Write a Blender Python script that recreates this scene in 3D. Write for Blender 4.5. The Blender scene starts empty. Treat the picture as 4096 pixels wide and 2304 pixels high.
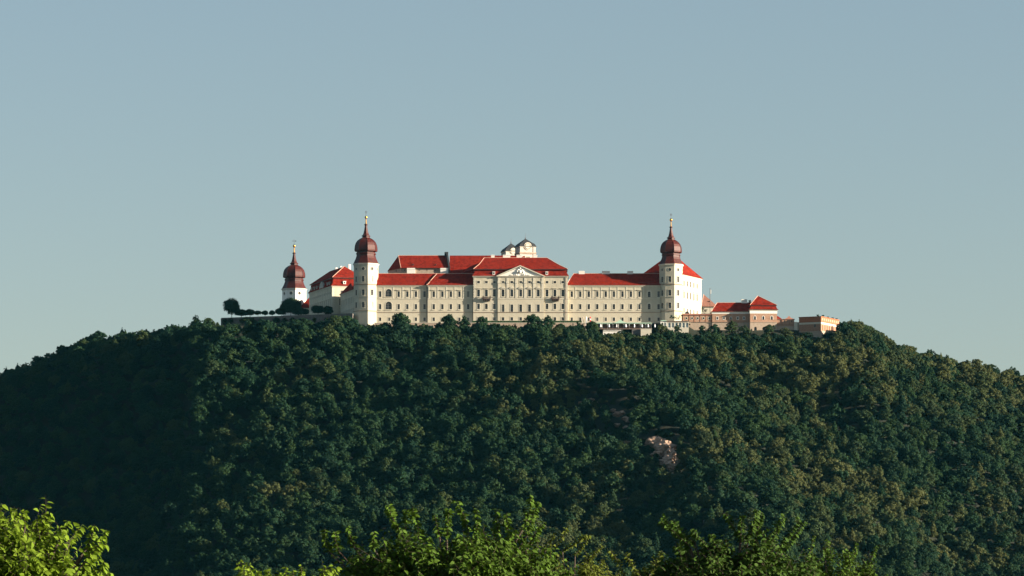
import bpy, math, random
import numpy as np
from mathutils import Vector, Matrix, noise as mnoise
R = math.radians
PI = math.pi
SC = bpy.context.scene
COL = SC.collection

# ------------------------------------------------------------------ camera, sky, sun, exposure
F = 17500.0            # focal length in pixels of the 4096 px wide frame
HZ = 2700.0            # row of the horizon in that frame
cam_d = bpy.data.cameras.new('camera')
cam = bpy.data.objects.new('camera', cam_d); COL.objects.link(cam)
cam.location = (0, 0, 0); cam.rotation_euler = (R(90), 0, 0)
cam_d.sensor_width = 36.0; cam_d.lens = F / 4096 * 36
cam_d.shift_y = (HZ - 1152) / 4096
cam_d.clip_start = 0.5; cam_d.clip_end = 30000
SC.camera = cam

SUN_EL, SUN_AZ = R(14.0), R(103.0)     # azimuth clockwise from +Y
world = bpy.data.worlds.new('World'); SC.world = world; world.use_nodes = True
wn, wl = world.node_tree.nodes, world.node_tree.links
bg = wn['Background']
sky = wn.new('ShaderNodeTexSky'); sky.sky_type = 'NISHITA'; sky.sun_disc = False
sky.sun_elevation = SUN_EL; sky.sun_rotation = SUN_AZ
sky.altitude = 200; sky.air_density = 1.0; sky.dust_density = 0.6; sky.ozone_density = 1.0
tint = wn.new('ShaderNodeMix'); tint.data_type = 'RGBA'; tint.blend_type = 'MULTIPLY'
tint.inputs['Factor'].default_value = 1.0
tint.inputs['B'].default_value = (0.735, 0.73, 0.76, 1)
hazy = wn.new('ShaderNodeMix'); hazy.data_type = 'RGBA'; hazy.inputs['Factor'].default_value = 0.3   # even summer haze over the whole dome
hazy.inputs['B'].default_value = (2.60, 3.72, 4.05, 1)
wl.new(sky.outputs[0], hazy.inputs['A']); wl.new(hazy.outputs['Result'], tint.inputs['A']); wl.new(tint.outputs['Result'], bg.inputs[0])
bg.inputs[1].default_value = 0.05

sun_d = bpy.data.lights.new('sun', 'SUN'); sun_d.energy = 5.0; sun_d.angle = R(0.5)
sun_d.color = (1.0, 0.86, 0.68)
sun = bpy.data.objects.new('sun', sun_d); COL.objects.link(sun)
SDIR = Vector((math.sin(SUN_AZ) * math.cos(SUN_EL), math.cos(SUN_AZ) * math.cos(SUN_EL), math.sin(SUN_EL)))
sun.rotation_euler = SDIR.to_track_quat('Z', 'Y').to_euler()
sun.location = SDIR * 500
SC.view_settings.view_transform = 'Standard'; SC.view_settings.look = 'None'
SC.view_settings.gamma = 1.0; SC.view_settings.use_curve_mapping = False
SC.view_settings.exposure = 1.72
SC.render.engine = 'CYCLES'
SC.cycles.max_bounces = 6; SC.cycles.diffuse_bounces = 3; SC.cycles.transparent_max_bounces = 4
SC.cycles.volume_bounces = 0

def PX(px, Y=2500.0): return (px - 2048) / F * Y
def PZ(py, Y=2500.0): return (HZ - py) / F * Y

# ------------------------------------------------------------------ materials
MATS = {}
def newmat(name):
    m = bpy.data.materials.new(name); m.use_nodes = True
    MATS[name] = m
    return m, m.node_tree.nodes, m.node_tree.links, m.node_tree.nodes['Principled BSDF']

def mat_noise(name, c1, c2, scale=1.0, rough=0.85, metal=0.0, detail=6, bump=0.0, spec=0.3, fine=None, stretch=None):
    m, n, l, b = newmat(name)
    tc = n.new('ShaderNodeTexCoord')
    vec = tc.outputs['Object']
    if stretch:
        mp = n.new('ShaderNodeMapping'); mp.inputs['Scale'].default_value = stretch
        l.new(vec, mp.inputs['Vector']); vec = mp.outputs[0]
    t = n.new('ShaderNodeTexNoise'); t.inputs['Scale'].default_value = scale; t.inputs['Detail'].default_value = detail
    t.inputs['Roughness'].default_value = 0.65
    l.new(vec, t.inputs['Vector'])
    r = n.new('ShaderNodeValToRGB'); r.color_ramp.elements[0].position = 0.3; r.color_ramp.elements[1].position = 0.7
    r.color_ramp.elements[0].color = (*c1, 1); r.color_ramp.elements[1].color = (*c2, 1)
    l.new(t.outputs['Fac'], r.inputs['Fac']); l.new(r.outputs[0], b.inputs['Base Color'])
    b.inputs['Roughness'].default_value = rough; b.inputs['Metallic'].default_value = metal
    b.inputs['Specular IOR Level'].default_value = spec
    if bump:
        bp = n.new('ShaderNodeBump'); bp.inputs['Strength'].default_value = bump; bp.inputs['Distance'].default_value = 0.15
        l.new(t.outputs['Fac'], bp.inputs['Height']); l.new(bp.outputs[0], b.inputs['Normal'])
    return m

def courses(m, pitch, depth, strength=1.0):
    """horizontal joints as faint darker lines in the colour, on top of an existing material"""
    n, l = m.node_tree.nodes, m.node_tree.links
    b = n['Principled BSDF']
    tc = n.new('ShaderNodeTexCoord'); sp = n.new('ShaderNodeSeparateXYZ'); l.new(tc.outputs['Object'], sp.inputs[0])
    dv = n.new('ShaderNodeMath'); dv.operation = 'DIVIDE'; dv.inputs[1].default_value = pitch; l.new(sp.outputs['Z'], dv.inputs[0])
    fr = n.new('ShaderNodeMath'); fr.operation = 'FRACT'; l.new(dv.outputs[0], fr.inputs[0])
    lt = n.new('ShaderNodeMath'); lt.operation = 'LESS_THAN'; lt.inputs[1].default_value = 0.2; l.new(fr.outputs[0], lt.inputs[0])
    src = b.inputs['Base Color'].links[0].from_socket
    mx = n.new('ShaderNodeMix'); mx.data_type = 'RGBA'; mx.blend_type = 'MULTIPLY'
    sc = n.new('ShaderNodeMath'); sc.operation = 'MULTIPLY'; sc.inputs[1].default_value = strength; l.new(lt.outputs[0], sc.inputs[0])
    l.new(sc.outputs[0], mx.inputs['Factor']); l.new(src, mx.inputs['A']); mx.inputs['B'].default_value = (0.62, 0.56, 0.5, 1)
    l.new(mx.outputs['Result'], b.inputs['Base Color'])
    return m

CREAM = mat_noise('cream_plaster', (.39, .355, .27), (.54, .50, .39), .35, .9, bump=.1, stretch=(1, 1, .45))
CREAMR = courses(mat_noise('cream_rusticated_plaster', (.46, .425, .33), (.55, .515, .41), .3, .9, stretch=(1, 1, .45)), .62, .05, .75)
TRIM = mat_noise('pale_plaster_trim', (.50, .465, .375), (.58, .545, .45), .8, .9)
WHITE = mat_noise('white_plaster', (.70, .68, .62), (.80, .78, .72), .8, .85)
GREYCR = mat_noise('shade_toned_plaster', (.34, .32, .27), (.42, .39, .34), .4, .9)  # greyer cream, shade of the turned-away sides put into the colour
DARKTRIM = mat_noise('dark_brown_ledge', (.16, .11, .085), (.27, .2, .15), 1.2, .9)  # dark brown for ledges, deck and veranda roof
ROOF = courses(mat_noise('red_clay_tiles', (.085, .0075, .005), (.26, .024, .012), .55, .95, detail=12, bump=.4, spec=.04), .5, .05, .35)
ROOFO = mat_noise('old_brown_clay_tiles', (.23, .10, .07), (.36, .17, .12), 1.2, .9, detail=8)
CAP = mat_noise('pale_sunlit_ridge_mortar', (.5, .3, .22), (.62, .42, .33), 1, .9)  # ridge mortar, its paleness also carries the lit line along the hips
CHURCH = mat_noise('weathered_church_plaster', (.33, .30, .26), (.56, .53, .48), .5, .9, detail=10)
COPPER = mat_noise('oxide_red_copper', (.032, .0065, .005), (.088, .015, .010), .9, .5, metal=0, detail=8, bump=.2, spec=.2)
GOLD = mat_noise('gilded_metal', (.75, .36, .06), (.9, .48, .1), 2, .3, metal=1.0)
SLATE = mat_noise('dark_slate', (.016, .017, .019), (.038, .04, .043), 1.2, .7)
GLASS = mat_noise('dark_window_glass', (.012, .014, .018), (.03, .032, .036), .4, .15, spec=.5)
GLASS2 = mat_noise('reflection_toned_glass', (.05, .055, .06), (.09, .095, .1), .4, .2, spec=.5)  # lighter tone in some panes stands for reflection
GLASS3 = mat_noise('curtained_glass', (.15, .145, .12), (.22, .21, .18), .4, .3, spec=.5)
GLASSL = mat_noise('pale_veranda_glass', (.25, .32, .34), (.4, .47, .48), .4, .2, spec=.5)
MUNTIN = mat_noise('window_joinery', (.22, .21, .2), (.3, .29, .27), 1, .7)
IRON = mat_noise('dark_iron', (.05, .028, .025), (.09, .05, .045), 2, .6, metal=.3)
PINK = mat_noise('pink_brick_plaster', (.31, .18, .12), (.43, .27, .185), .7, .95, detail=10, bump=.15)
PINKL = mat_noise('rough_beige_plaster', (.31, .235, .18), (.43, .35, .27), .8, .95, detail=10, bump=.3)
RUSTY = mat_noise('terracotta_brick', (.25, .095, .05), (.36, .15, .08), 1.2, .95)
STONE = mat_noise('grey_fieldstone', (.10, .09, .085), (.19, .17, .155), .8, .95, detail=10, bump=.4)
ROCK = mat_noise('warm_gneiss', (.19, .125, .09), (.42, .29, .21), .5, .95, detail=12, bump=.6)
GREENROOF = mat_noise('verdigris_sheet', (.26, .40, .30), (.36, .50, .38), 1, .6)
WHITEC = mat_noise('white_canvas', (.72, .72, .72), (.82, .82, .82), 1, .9)
RED = mat_noise('red_cloth', (.6, .03, .03), (.7, .05, .05), 1, .9)
GROUND = mat_noise('forest_floor', (.010, .014, .009), (.022, .026, .015), .08, 1.0)
GRAVEL = mat_noise('pale_gravel', (.30, .27, .22), (.4, .37, .31), .5, 1.0)
BARK = mat_noise('bark', (.05, .038, .028), (.11, .085, .065), 3, .95)
BARKF = mat_noise('smooth_grey_bark', (.05, .038, .028), (.10, .078, .058), 12, .9)
HEDGE = mat_noise('clipped_hedge', (.012, .03, .012), (.035, .065, .025), 2, .95, bump=.6)

def brick_mat(name, c1, c2, mortar, sc):
    m, n, l, b = newmat(name)
    tc = n.new('ShaderNodeTexCoord'); sp = n.new('ShaderNodeSeparateXYZ'); l.new(tc.outputs['Object'], sp.inputs[0])
    ad = n.new('ShaderNodeMath'); ad.operation = 'ADD'; l.new(sp.outputs['X'], ad.inputs[0]); l.new(sp.outputs['Y'], ad.inputs[1])
    cb = n.new('ShaderNodeCombineXYZ'); l.new(ad.outputs[0], cb.inputs['X']); l.new(sp.outputs['Z'], cb.inputs['Y'])
    t = n.new('ShaderNodeTexBrick'); t.inputs['Scale'].default_value = sc
    t.inputs['Color1'].default_value = (*c1, 1); t.inputs['Color2'].default_value = (*c2, 1); t.inputs['Mortar'].default_value = (*mortar, 1)
    l.new(cb.outputs[0], t.inputs['Vector']); l.new(t.outputs['Color'], b.inputs['Base Color'])
    b.inputs['Roughness'].default_value = .95
    return m
BRICK = brick_mat('bastion_brick', (.27, .145, .09), (.36, .21, .135), (.20, .12, .085), .9)

def foliage_mat(name, cols, tan=None, transl=0.25, clump=.35):
    m, n, l, b = newmat(name)
    out = n['Material Output']
    oi = n.new('ShaderNodeObjectInfo'); geo = n.new('ShaderNodeNewGeometry'); tc = n.new('ShaderNodeTexCoord')
    r = n.new('ShaderNodeValToRGB'); els = r.color_ramp.elements
    els[0].color = (*cols[0], 1); els[1].color = (*cols[-1], 1)
    for i, c in enumerate(cols[1:-1]):
        e = els.new((i + 1) / (len(cols) - 1)); e.color = (*c, 1)
    l.new(oi.outputs['Random'], r.inputs['Fac'])
    col = r.outputs[0]
    if tan:
        # some stands of trees carry dry, tan crowns: a slow noise over the hillside picks them
        t = n.new('ShaderNodeTexNoise'); t.inputs['Scale'].default_value = .011; t.inputs['Detail'].default_value = 3
        l.new(oi.outputs['Location'], t.inputs['Vector'])
        wn_ = n.new('ShaderNodeTexWhiteNoise'); l.new(oi.outputs['Location'], wn_.inputs['Vector'])
        a1 = n.new('ShaderNodeMath'); a1.operation = 'MULTIPLY_ADD'; a1.inputs[1].default_value = .34
        l.new(wn_.outputs['Value'], a1.inputs[0]); l.new(t.outputs['Fac'], a1.inputs[2])
        sx_ = n.new('ShaderNodeSeparateXYZ'); l.new(oi.outputs['Location'], sx_.inputs[0])
        a2 = n.new('ShaderNodeMath'); a2.operation = 'MULTIPLY_ADD'; a2.inputs[1].default_value = .0005; l.new(sx_.outputs['X'], a2.inputs[0]); l.new(a1.outputs[0], a2.inputs[2]); a1 = a2
        mr = n.new('ShaderNodeMapRange'); mr.inputs['From Min'].default_value = .78; mr.inputs['From Max'].default_value = .92
        mr.inputs['To Max'].default_value = .9
        l.new(a1.outputs[0], mr.inputs['Value'])
        mx = n.new('ShaderNodeMix'); mx.data_type = 'RGBA'; l.new(mr.outputs[0], mx.inputs['Factor'])
        l.new(col, mx.inputs['A']); mx.inputs['B'].default_value = (*tan, 1); col = mx.outputs['Result']
    # leaf to leaf variation
    hs = n.new('ShaderNodeHueSaturation'); l.new(col, hs.inputs['Color'])
    mv = n.new('ShaderNodeMapRange'); mv.inputs['To Min'].default_value = .7; mv.inputs['To Max'].default_value = 1.3
    l.new(geo.outputs['Random Per Island'], mv.inputs['Value']); l.new(mv.outputs[0], hs.inputs['Value'])
    tr = n.new('ShaderNodeBsdfTranslucent'); l.new(hs.outputs[0], tr.inputs['Color'])
    l.new(hs.outputs[0], b.inputs['Base Color']); b.inputs['Roughness'].default_value = .7; b.inputs['Specular IOR Level'].default_value = .12
    ms = n.new('ShaderNodeMixShader'); ms.inputs[0].default_value = transl
    l.new(b.outputs[0], ms.inputs[1]); l.new(tr.outputs[0], ms.inputs[2]); l.new(ms.outputs[0], out.inputs['Surface'])
    return m
LEAFHILL = foliage_mat('woodland_leaves', [(.007, .026, .014), (.018, .046, .016), (.010, .034, .019), (.026, .054, .016), (.012, .040, .018), (.044, .064, .020)], tan=(.078, .088, .030), transl=.2)
LEAFDARK = foliage_mat('dark_garden_leaves', [(.013, .034, .014), (.018, .042, .018)], transl=.15)
LEAF_A = foliage_mat('bright_cherry_leaves', [(.112, .18, .012), (.13, .195, .014)], transl=.3)
LEAF_B = foliage_mat('green_cherry_leaves', [(.042, .086, .008), (.054, .10, .009)], transl=.22)
LEAF_C = foliage_mat('olive_leaves', [(.085, .11, .014), (.09, .115, .014)], transl=.35)
LEAF_D = foliage_mat('deep_green_leaves', [(.030, .064, .008), (.038, .074, .008)], transl=.2)

# ------------------------------------------------------------------ mesh helpers
class MB:
    def __init__(s): s.v = []; s.f = []; s.m = []
    def quad(s, a, b, c, d, mi=0):
        i = len(s.v); s.v += [tuple(a), tuple(b), tuple(c), tuple(d)]; s.f.append((i, i+1, i+2, i+3)); s.m.append(mi)
    def poly(s, pts, mi=0):
        i = len(s.v); s.v += [tuple(p) for p in pts]; s.f.append(tuple(range(i, i+len(pts)))); s.m.append(mi)
    def box(s, x0, x1, y0, y1, z0, z1, mi=0):
        i = len(s.v)
        s.v += [(x0,y0,z0),(x1,y0,z0),(x1,y1,z0),(x0,y1,z0),(x0,y0,z1),(x1,y0,z1),(x1,y1,z1),(x0,y1,z1)]
        for f in ((0,3,2,1),(4,5,6,7),(0,1,5,4),(1,2,6,5),(2,3,7,6),(3,0,4,7)):
            s.f.append(tuple(i+k for k in f)); s.m.append(mi)
    def prism(s, pts, z0, z1, mi=0, cap=True):
        """footprint pts counterclockwise from above"""
        n = len(pts); i = len(s.v)
        s.v += [(p[0], p[1], z0) for p in pts] + [(p[0], p[1], z1) for p in pts]
        for k in range(n):
            s.f.append((i+k, i+(k+1)%n, i+n+(k+1)%n, i+n+k)); s.m.append(mi)
        if cap:
            s.f.append(tuple(i+n+k for k in range(n))); s.m.append(mi)
            s.f.append(tuple(i+n-1-k for k in range(n))); s.m.append(mi)
    def loft(s, rings, mi=0, cap=True):
        """rings: lists of 3D points with the same count, counterclockwise from above, bottom to top"""
        i = len(s.v); n = len(rings[0])
        for r in rings: s.v += [tuple(p) for p in r]
        for j in range(len(rings)-1):
            for k in range(n):
                s.f.append((i+j*n+k, i+j*n+(k+1)%n, i+(j+1)*n+(k+1)%n, i+(j+1)*n+k)); s.m.append(mi)
        if cap:
            s.f.append(tuple(i+(len(rings)-1)*n+k for k in range(n))); s.m.append(mi)
            s.f.append(tuple(i+n-1-k for k in range(n))); s.m.append(mi)
    def lathe(s, prof, seg=16, cx=0, cy=0, a0=0.0, mi=0):
        rings = []
        for r, z in prof:
            rings.append([(cx + r*math.sin(a0+2*PI*k/seg), cy - r*math.cos(a0+2*PI*k/seg), z) for k in range(seg)])
        s.loft(rings, mi)
    def tube(s, pts, rad, seg=6, mi=0):
        """tapered tube through pts; rad a list"""
        i = len(s.v); n = len(pts)
        for k, p in enumerate(pts):
            p = Vector(p)
            d = (Vector(pts[min(k+1, n-1)]) - Vector(pts[max(k-1, 0)]))
            if d.length < 1e-9: d = Vector((0, 0, 1))
            d.normalize()
            a = d.orthogonal().normalized(); b = d.cross(a)
            for q in range(seg):
                t = 2*PI*q/seg
                s.v.append(tuple(p + (a*math.cos(t) + b*math.sin(t))*rad[k]))
        for k in range(n-1):
            for q in range(seg):
                s.f.append((i+k*seg+q, i+k*seg+(q+1)%seg, i+(k+1)*seg+(q+1)%seg, i+(k+1)*seg+q)); s.m.append(mi)
        s.f.append(tuple(i+seg-1-q for q in range(seg))); s.m.append(mi)
        s.f.append(tuple(i+(n-1)*seg+q for q in range(seg))); s.m.append(mi)
    def mesh(s, name, mats, smooth=False):
        me = bpy.data.meshes.new(name); me.from_pydata(s.v, [], s.f)
        if not isinstance(mats, (list, tuple)): mats = [mats]
        for m in mats: me.materials.append(m)
        if len(mats) > 1: me.polygons.foreach_set('material_index', s.m)
        if smooth: me.polygons.foreach_set('use_smooth', [True]*len(s.f))
        me.update()
        return me
    def build(s, name, mats, parent=None, smooth=False, loc=None, rz=0):
        return link(name, s.mesh(name, mats, smooth), parent, loc, rz)

def link(name, data, parent=None, loc=None, rz=0):
    o = bpy.data.objects.new(name, data); COL.objects.link(o)
    if parent: o.parent = parent
    if loc is not None: o.location = loc
    if rz: o.rotation_euler = (0, 0, rz)
    return o
def tag(o, label, cat, group=None):
    o['label'] = label; o['category'] = cat
    if group: o['group'] = group
    return o
def thing(name, label, cat, loc=(0,0,0), rz=0, group=None):
    return tag(link(name, None, None, loc, rz), label, cat, group)
def struct(o): o['kind'] = 'structure'; return o
def stuff(o): o['kind'] = 'stuff'; return o

# ------------------------------------------------------------------ walls with real openings, windows set in them
REV = 0.32
def arc_pts(w, h, kind, n=10):
    if kind == 'round':
        r = w/2
        return [(r*math.cos(2*PI*k/16), r + r*math.sin(2*PI*k/16)) for k in range(16)]
    r = w/2
    return [(-r, 0), (r, 0)] + [(r*math.cos(PI*k/n), h - r + r*math.sin(PI*k/n)) for k in range(n+1)]

def wall(mb, p0, p1, z0, z1, ops=(), mi=0, zs_mi=None):
    """ops: (s, za, zb, w, kind); s measured from p0. zs_mi: [(z_split, mi_below)] for banded walls"""
    p0 = Vector((p0[0], p0[1])); p1 = Vector((p1[0], p1[1])); d = (p1-p0); L = d.length; d.normalize()
    inn = Vector((-d.y, d.x))
    def P(s, z, y=0): q = p0 + d*s + inn*y; return (q.x, q.y, z)
    xs = {0.0, L}; zs = {z0, z1}
    bands = zs_mi or []
    for zz, _ in bands:
        if z0 < zz < z1: zs.add(zz)
    for s, za, zb, w, k in ops:
        xs |= {s-w/2, s+w/2}; zs |= {za, zb}
    xs = sorted(xs); zs = sorted(zs)
    for j in range(len(zs)-1):
        zc = (zs[j]+zs[j+1])/2
        m = mi
        for zz, bm in bands:
            if zc < zz: m = bm; break
        run = None
        for i in range(len(xs)-1):
            xc = (xs[i]+xs[i+1])/2
            hole = any(abs(xc-s) < w/2 and za < zc < zb for s, za, zb, w, k in ops)
            if not hole:
                if run is None: run = xs[i]
            if hole or i == len(xs)-2:
                e = xs[i] if hole else xs[i+1]
                if run is not None and e > run + 1e-6:
                    mb.quad(P(run, zs[j]), P(e, zs[j]), P(e, zs[j+1]), P(run, zs[j+1]), m)
                run = None
    for s, za, zb, w, k in ops:
        zc = (za+zb)/2; m = mi
        for zz, bm in bands:
            if zc < zz: m = bm; break
        if k == 'rect':
            out = [(-w/2, 0), (w/2, 0), (w/2, zb-za), (-w/2, zb-za)]
        else:
            out = arc_pts(w, zb-za, k)
            # fill between the curve and its box, corner by corner
            h = zb-za
            corners = [(w/2, h), (-w/2, h)] + ([(-w/2, 0), (w/2, 0)] if k == 'round' else [])
            for cx, cz in corners:
                seg = [q for q in out if q[0]*cx >= -1e-6 and (q[1]-(h/2 if k == 'round' else h-w/2))*(cz-h/2) >= -1e-6]
                if k == 'arch': seg = [q for q in seg if q[1] >= h-w/2-1e-6]
                for a in range(len(seg)):
                    for b in (a+1,):
                        if b < len(seg):
                            q1, q2 = seg[a], seg[b]
                            if math.hypot(q1[0]-q2[0], q1[1]-q2[1]) < w*.45:
                                mb.poly([P(s+cx, za+cz), P(s+q1[0], za+q1[1]), P(s+q2[0], za+q2[1])], m)
        n = len(out)
        for a in range(n):
            q1, q2 = out[a], out[(a+1) % n]
            mb.quad(P(s+q1[0], za+q1[1]), P(s+q2[0], za+q2[1]), P(s+q2[0], za+q2[1], REV+.05), P(s+q1[0], za+q1[1], REV+.05), m)

WC = {}
wrng = random.Random(3)
def window(parent, p, ang, w, h, kind='rect', surround=.28, hood=None, sill=True, blind=False, glass=None, bars=(1, 2), trim=None, joinery=None):
    """p: local point at the sill centre on the wall face"""
    glass = glass or wrng.choice([GLASS]*9+[GLASS2]*2+[GLASS3]); trim = trim or TRIM; joinery = joinery or MUNTIN
    key = (round(w, 2), round(h, 2), kind, surround, hood, sill, blind, glass.name, bars, trim.name, joinery.name)
    if key not in WC:
        fb = MB()
        out = [(-w/2, 0), (w/2, 0), (w/2, h), (-w/2, h)] if kind == 'rect' else arc_pts(w, h, kind)
        c = (0, h/2)
        if surround:
            n = len(out)
            big = []
            for q in out:
                if kind == 'rect': big.append((q[0] + math.copysign(surround, q[0]), q[1] + (surround if q[1] > h/2 else -surround)))
                else:
                    cy = h/2 if kind == 'round' else max(min(q[1], h-w/2), 0)
                    v = Vector((q[0], q[1]-cy));
                    if v.length < 1e-6: v = Vector((q[0], -.01))
                    v.normalize(); big.append((q[0]+v.x*surround, q[1]+v.y*surround))
            for a in range(n):
                b = (a+1) % n
                A, B, C2, D2 = out[a], out[b], big[b], big[a]
                fb.quad((A[0], -.08, A[1]), (B[0], -.08, B[1]), (C2[0], -.08, C2[1]), (D2[0], -.08, D2[1]), 1)
                fb.quad((D2[0], -.08, D2[1]), (C2[0], -.08, C2[1]), (C2[0], .02, C2[1]), (D2[0], .02, D2[1]), 1)
                fb.quad((B[0], -.08, B[1]), (A[0], -.08, A[1]), (A[0], .02, A[1]), (B[0], .02, B[1]), 1)
        y0, y1 = .2, .28
        t = .07
        if not blind:
            if kind == 'rect':
                fb.box(-w/2, -w/2+t, y0, y1, 0, h); fb.box(w/2-t, w/2, y0, y1, 0, h)
                fb.box(-w/2+t, w/2-t, y0, y1, 0, t); fb.box(-w/2+t, w/2-t, y0, y1, h-t, h)
            nb, nh = bars
            top = h if kind == 'rect' else h*.93
            for i in range(nb):
                x = -w/2 + w*(i+1)/(nb+1); fb.box(x-.035, x+.035, y0+.01, y1-.01, t, top-t)
            for i in range(nh):
                z = h*(i+1)/(nh+1); hw = w/2-t if z < h-w/2 or kind == 'rect' else w/2*.85
                fb.box(-hw, hw, y0+.02, y1-.02, z-.035, z+.035)
        pm = MB(); pm.poly([(q[0], .3, q[1]) for q in out])
        hm = None
        if hood:
            hm = MB(); hz = h + surround + (.35 if hood == 'flat' else .3); hw = w/2 + .75
            hm.box(-hw+.25, hw-.25, -.12, .03, h+surround+.02, hz)
            hm.box(-hw, hw, -.5, .03, hz, hz+.16)
            if hood == 'tri':
                hm.prism([(-hw, -.5), (hw, -.5), (hw, .03), (-hw, .03)], hz+.163, hz+.164)
                i = len(hm.v)
                hm.v += [(-hw, -.5, hz+.16), (hw, -.5, hz+.16), (0, -.5, hz+1.05), (-hw, .03, hz+.16), (hw, .03, hz+.16), (0, .03, hz+1.05)]
                for f in ((0, 1, 2), (5, 4, 3), (1, 4, 5, 2), (0, 2, 5, 3)): hm.f.append(tuple(i+q for q in f)); hm.m.append(0)
        sm = None
        if sill:
            sm = MB(); sm.box(-w/2-.35, w/2+.35, -.3, .05, -surround-.2, -surround)
        WC[key] = (fb.mesh('window', [joinery, trim]), pm.mesh('pane', WHITE if blind else glass),
                   hm.mesh('hood', trim) if hm else None, sm.mesh('sill', trim) if sm else None)
    fm, pm, hm, sm = WC[key]
    o = link('window', fm, parent, p, ang)
    link('blind_panel' if blind else 'pane', pm, o)
    if hm: link('hood', hm, o)
    if sm: link('sill', sm, o)
    return o

def facade(mb, parent, p0, p1, z0, z1, wins, mi=0, zs_mi=None):
    """wins: dicts s, za, zb, w, kind and window options"""
    wall(mb, p0, p1, z0, z1, [(q['s'], q['za'], q['zb'], q['w'], q.get('kind', 'rect')) for q in wins], mi, zs_mi)
    d = Vector((p1[0]-p0[0], p1[1]-p0[1])).normalized(); ang = math.atan2(d.y, d.x)
    for q in wins:
        opt = {k: v for k, v in q.items() if k not in ('s', 'za', 'zb', 'w')}
        window(parent, (p0[0]+d.x*q['s'], p0[1]+d.y*q['s'], q['za']), ang, q['w'], q['zb']-q['za'], **opt)

def rect(x0, x1, y0, y1, z): return [(x0, y0, z), (x1, y0, z), (x1, y1, z), (x0, y1, z)]
def caps(lines, parent, r=.16, mat=None, name='ridge_cap'):
    mb = MB()
    for pts in lines: mb.tube(pts, [r]*len(pts), 5)
    return mb.build(name, mat or CAP, parent)

def hip_roof(parent, x0, x1, y0, y1, ze, zr, hl, hr, over=.7, mat=None, capl=True, flare=True, ridge_y=None):
    mb = MB(); ym = (y0+y1)/2 if ridge_y is None else ridge_y
    def ring(t):
        g = t if not flare else (t*1.0 + .12*math.sin(PI*min(t/.35, 1))*.5 if t < .35 else t)
        return rect(x0-over*(1-t)+(hl)*g if hl else x0, x1+over*(1-t)-(hr)*g if hr else x1,
                    y0-over*(1-g)+(ym-y0)*g, y1+over*(1-g)-(y1-ym)*g, ze+(zr-ze)*t)
    ts = [0, .08, .17, .28, .4, .999] if flare else [0, .999]
    rings = [ring(t) for t in ts]
    mb.loft(rings)
    o = mb.build('roof', mat or ROOF, parent)
    if capl:
        ls = []
        if hl: ls += [[rings[k][0] for k in range(len(rings))]]
        if hr: ls += [[rings[k][1] for k in range(len(rings))]]
        ls.append([rings[-1][0], rings[-1][1]])
        caps(ls, o)
    return o
def chimney(roof, x0, x1, z0, z1, y, d=1.2, mat=None):
    mb = MB(); mb.box(x0+.15, x1-.15, y, y+d, z0, z1-.45); mb.box(x0, x1, y-.15, y+d+.15, z1-.45, z1-.25)
    mb.box(x0+.25, x1-.25, y+.1, y+d-.1, z1-.25, z1)
    return mb.build('chimney', mat or WHITE, roof)
def pipe(parent, x, y, z0, z1):
    mb = MB(); mb.tube([(x, y, z0), (x, y, z1)], [.11, .11], 6); mb.build('downpipe', IRON, parent)

BASE = 192.0
# ------------------------------------------------------------------ terrain
def smooth(a, b, x):
    t = np.clip((x-a)/(b-a), 0, 1); return t*t*(3-2*t)
SKY_PX = [-900, 0, 130, 250, 340, 450, 600, 700, 780, 880, 1000, 3300, 3410, 3463, 3533, 3580, 3662, 3733, 3815, 3897, 3985, 4096, 5000]
SKY_PY = [1800, 1565, 1520, 1470, 1436, 1416, 1402, 1382, 1358, 1338, 1320, 1352, 1368, 1388, 1420, 1450, 1475, 1490, 1515, 1533, 1555, 1585, 1880]
def ridge_y(X):
    return 2532 + .62*np.maximum(0, -X-165) + .33*np.maximum(0, X-195)
def terrain(X, Y):
    X = np.asarray(X, float); Y = np.asarray(Y, float)
    Yr = ridge_y(X)
    px = 2048 + F*X/Yr
    Zr = np.interp(px, SKY_PX, (HZ-np.array(SKY_PY, float))/F)*Yr
    mid = smooth(-190, -150, X)*(1-smooth(185, 215, X))
    Zr = Zr*(1-mid) + 199.0*mid
    d = Yr - Y
    fr = .40*(np.sqrt(np.maximum(d, 0)**2 + 38.0**2) - 38)
    bk = .22*(np.sqrt(np.maximum(-d-60*0, 0)**2 + 60.0**2) - 60)
    h = Zr - np.where(d > 0, fr, bk)
    # gully and steeper flank on the left, spurs on the right
    dn = smooth(15, 220, d)
    h -= smooth(45, 200, d)*(np.minimum(.25*np.logaddexp(0, (-X-130-.12*(2500-Y))/38.0)*38.0, 70) + np.minimum(.13*np.logaddexp(0, (5-X)/40.0)*40.0, 32))
    h += 13*dn*np.exp(-((X-47-.28*(2400-Y))/32)**2) - 9*dn*np.exp(-((X-150-.3*(2400-Y))/34)**2)
    h += 8*dn*np.exp(-((X-235-.25*(2400-Y))/36)**2)
    h += dn*(3.0*np.sin(X/23.0+Y/41.0)*np.sin(Y/37.0-X/90.0) + 1.6*np.sin(X/11.0-Y/17.0+1.3))
    h = np.maximum(h, -1.7 + 0*h)
    # the abbey's levelled ground
    inx = smooth(-172, -164, X)*(1-smooth(180, 200, X)); iny = smooth(2490, 2497, Y)*(1-smooth(2640, 2680, Y))
    k = inx*iny; h = h*(1-k) + k*np.where(X > 100, 197.0, 199.6)
    gy = 2496 + (-90.3-X)*32/77.3
    kg = smooth(-166, -162, X)*(1-smooth(-98, -90, X))*smooth(gy+2, gy+6, Y)*(1-smooth(2640, 2680, Y))
    h = h*(1-kg) + kg*205.6
    return h
def th(x, y): return float(terrain(np.array([x]), np.array([y]))[0])

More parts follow.
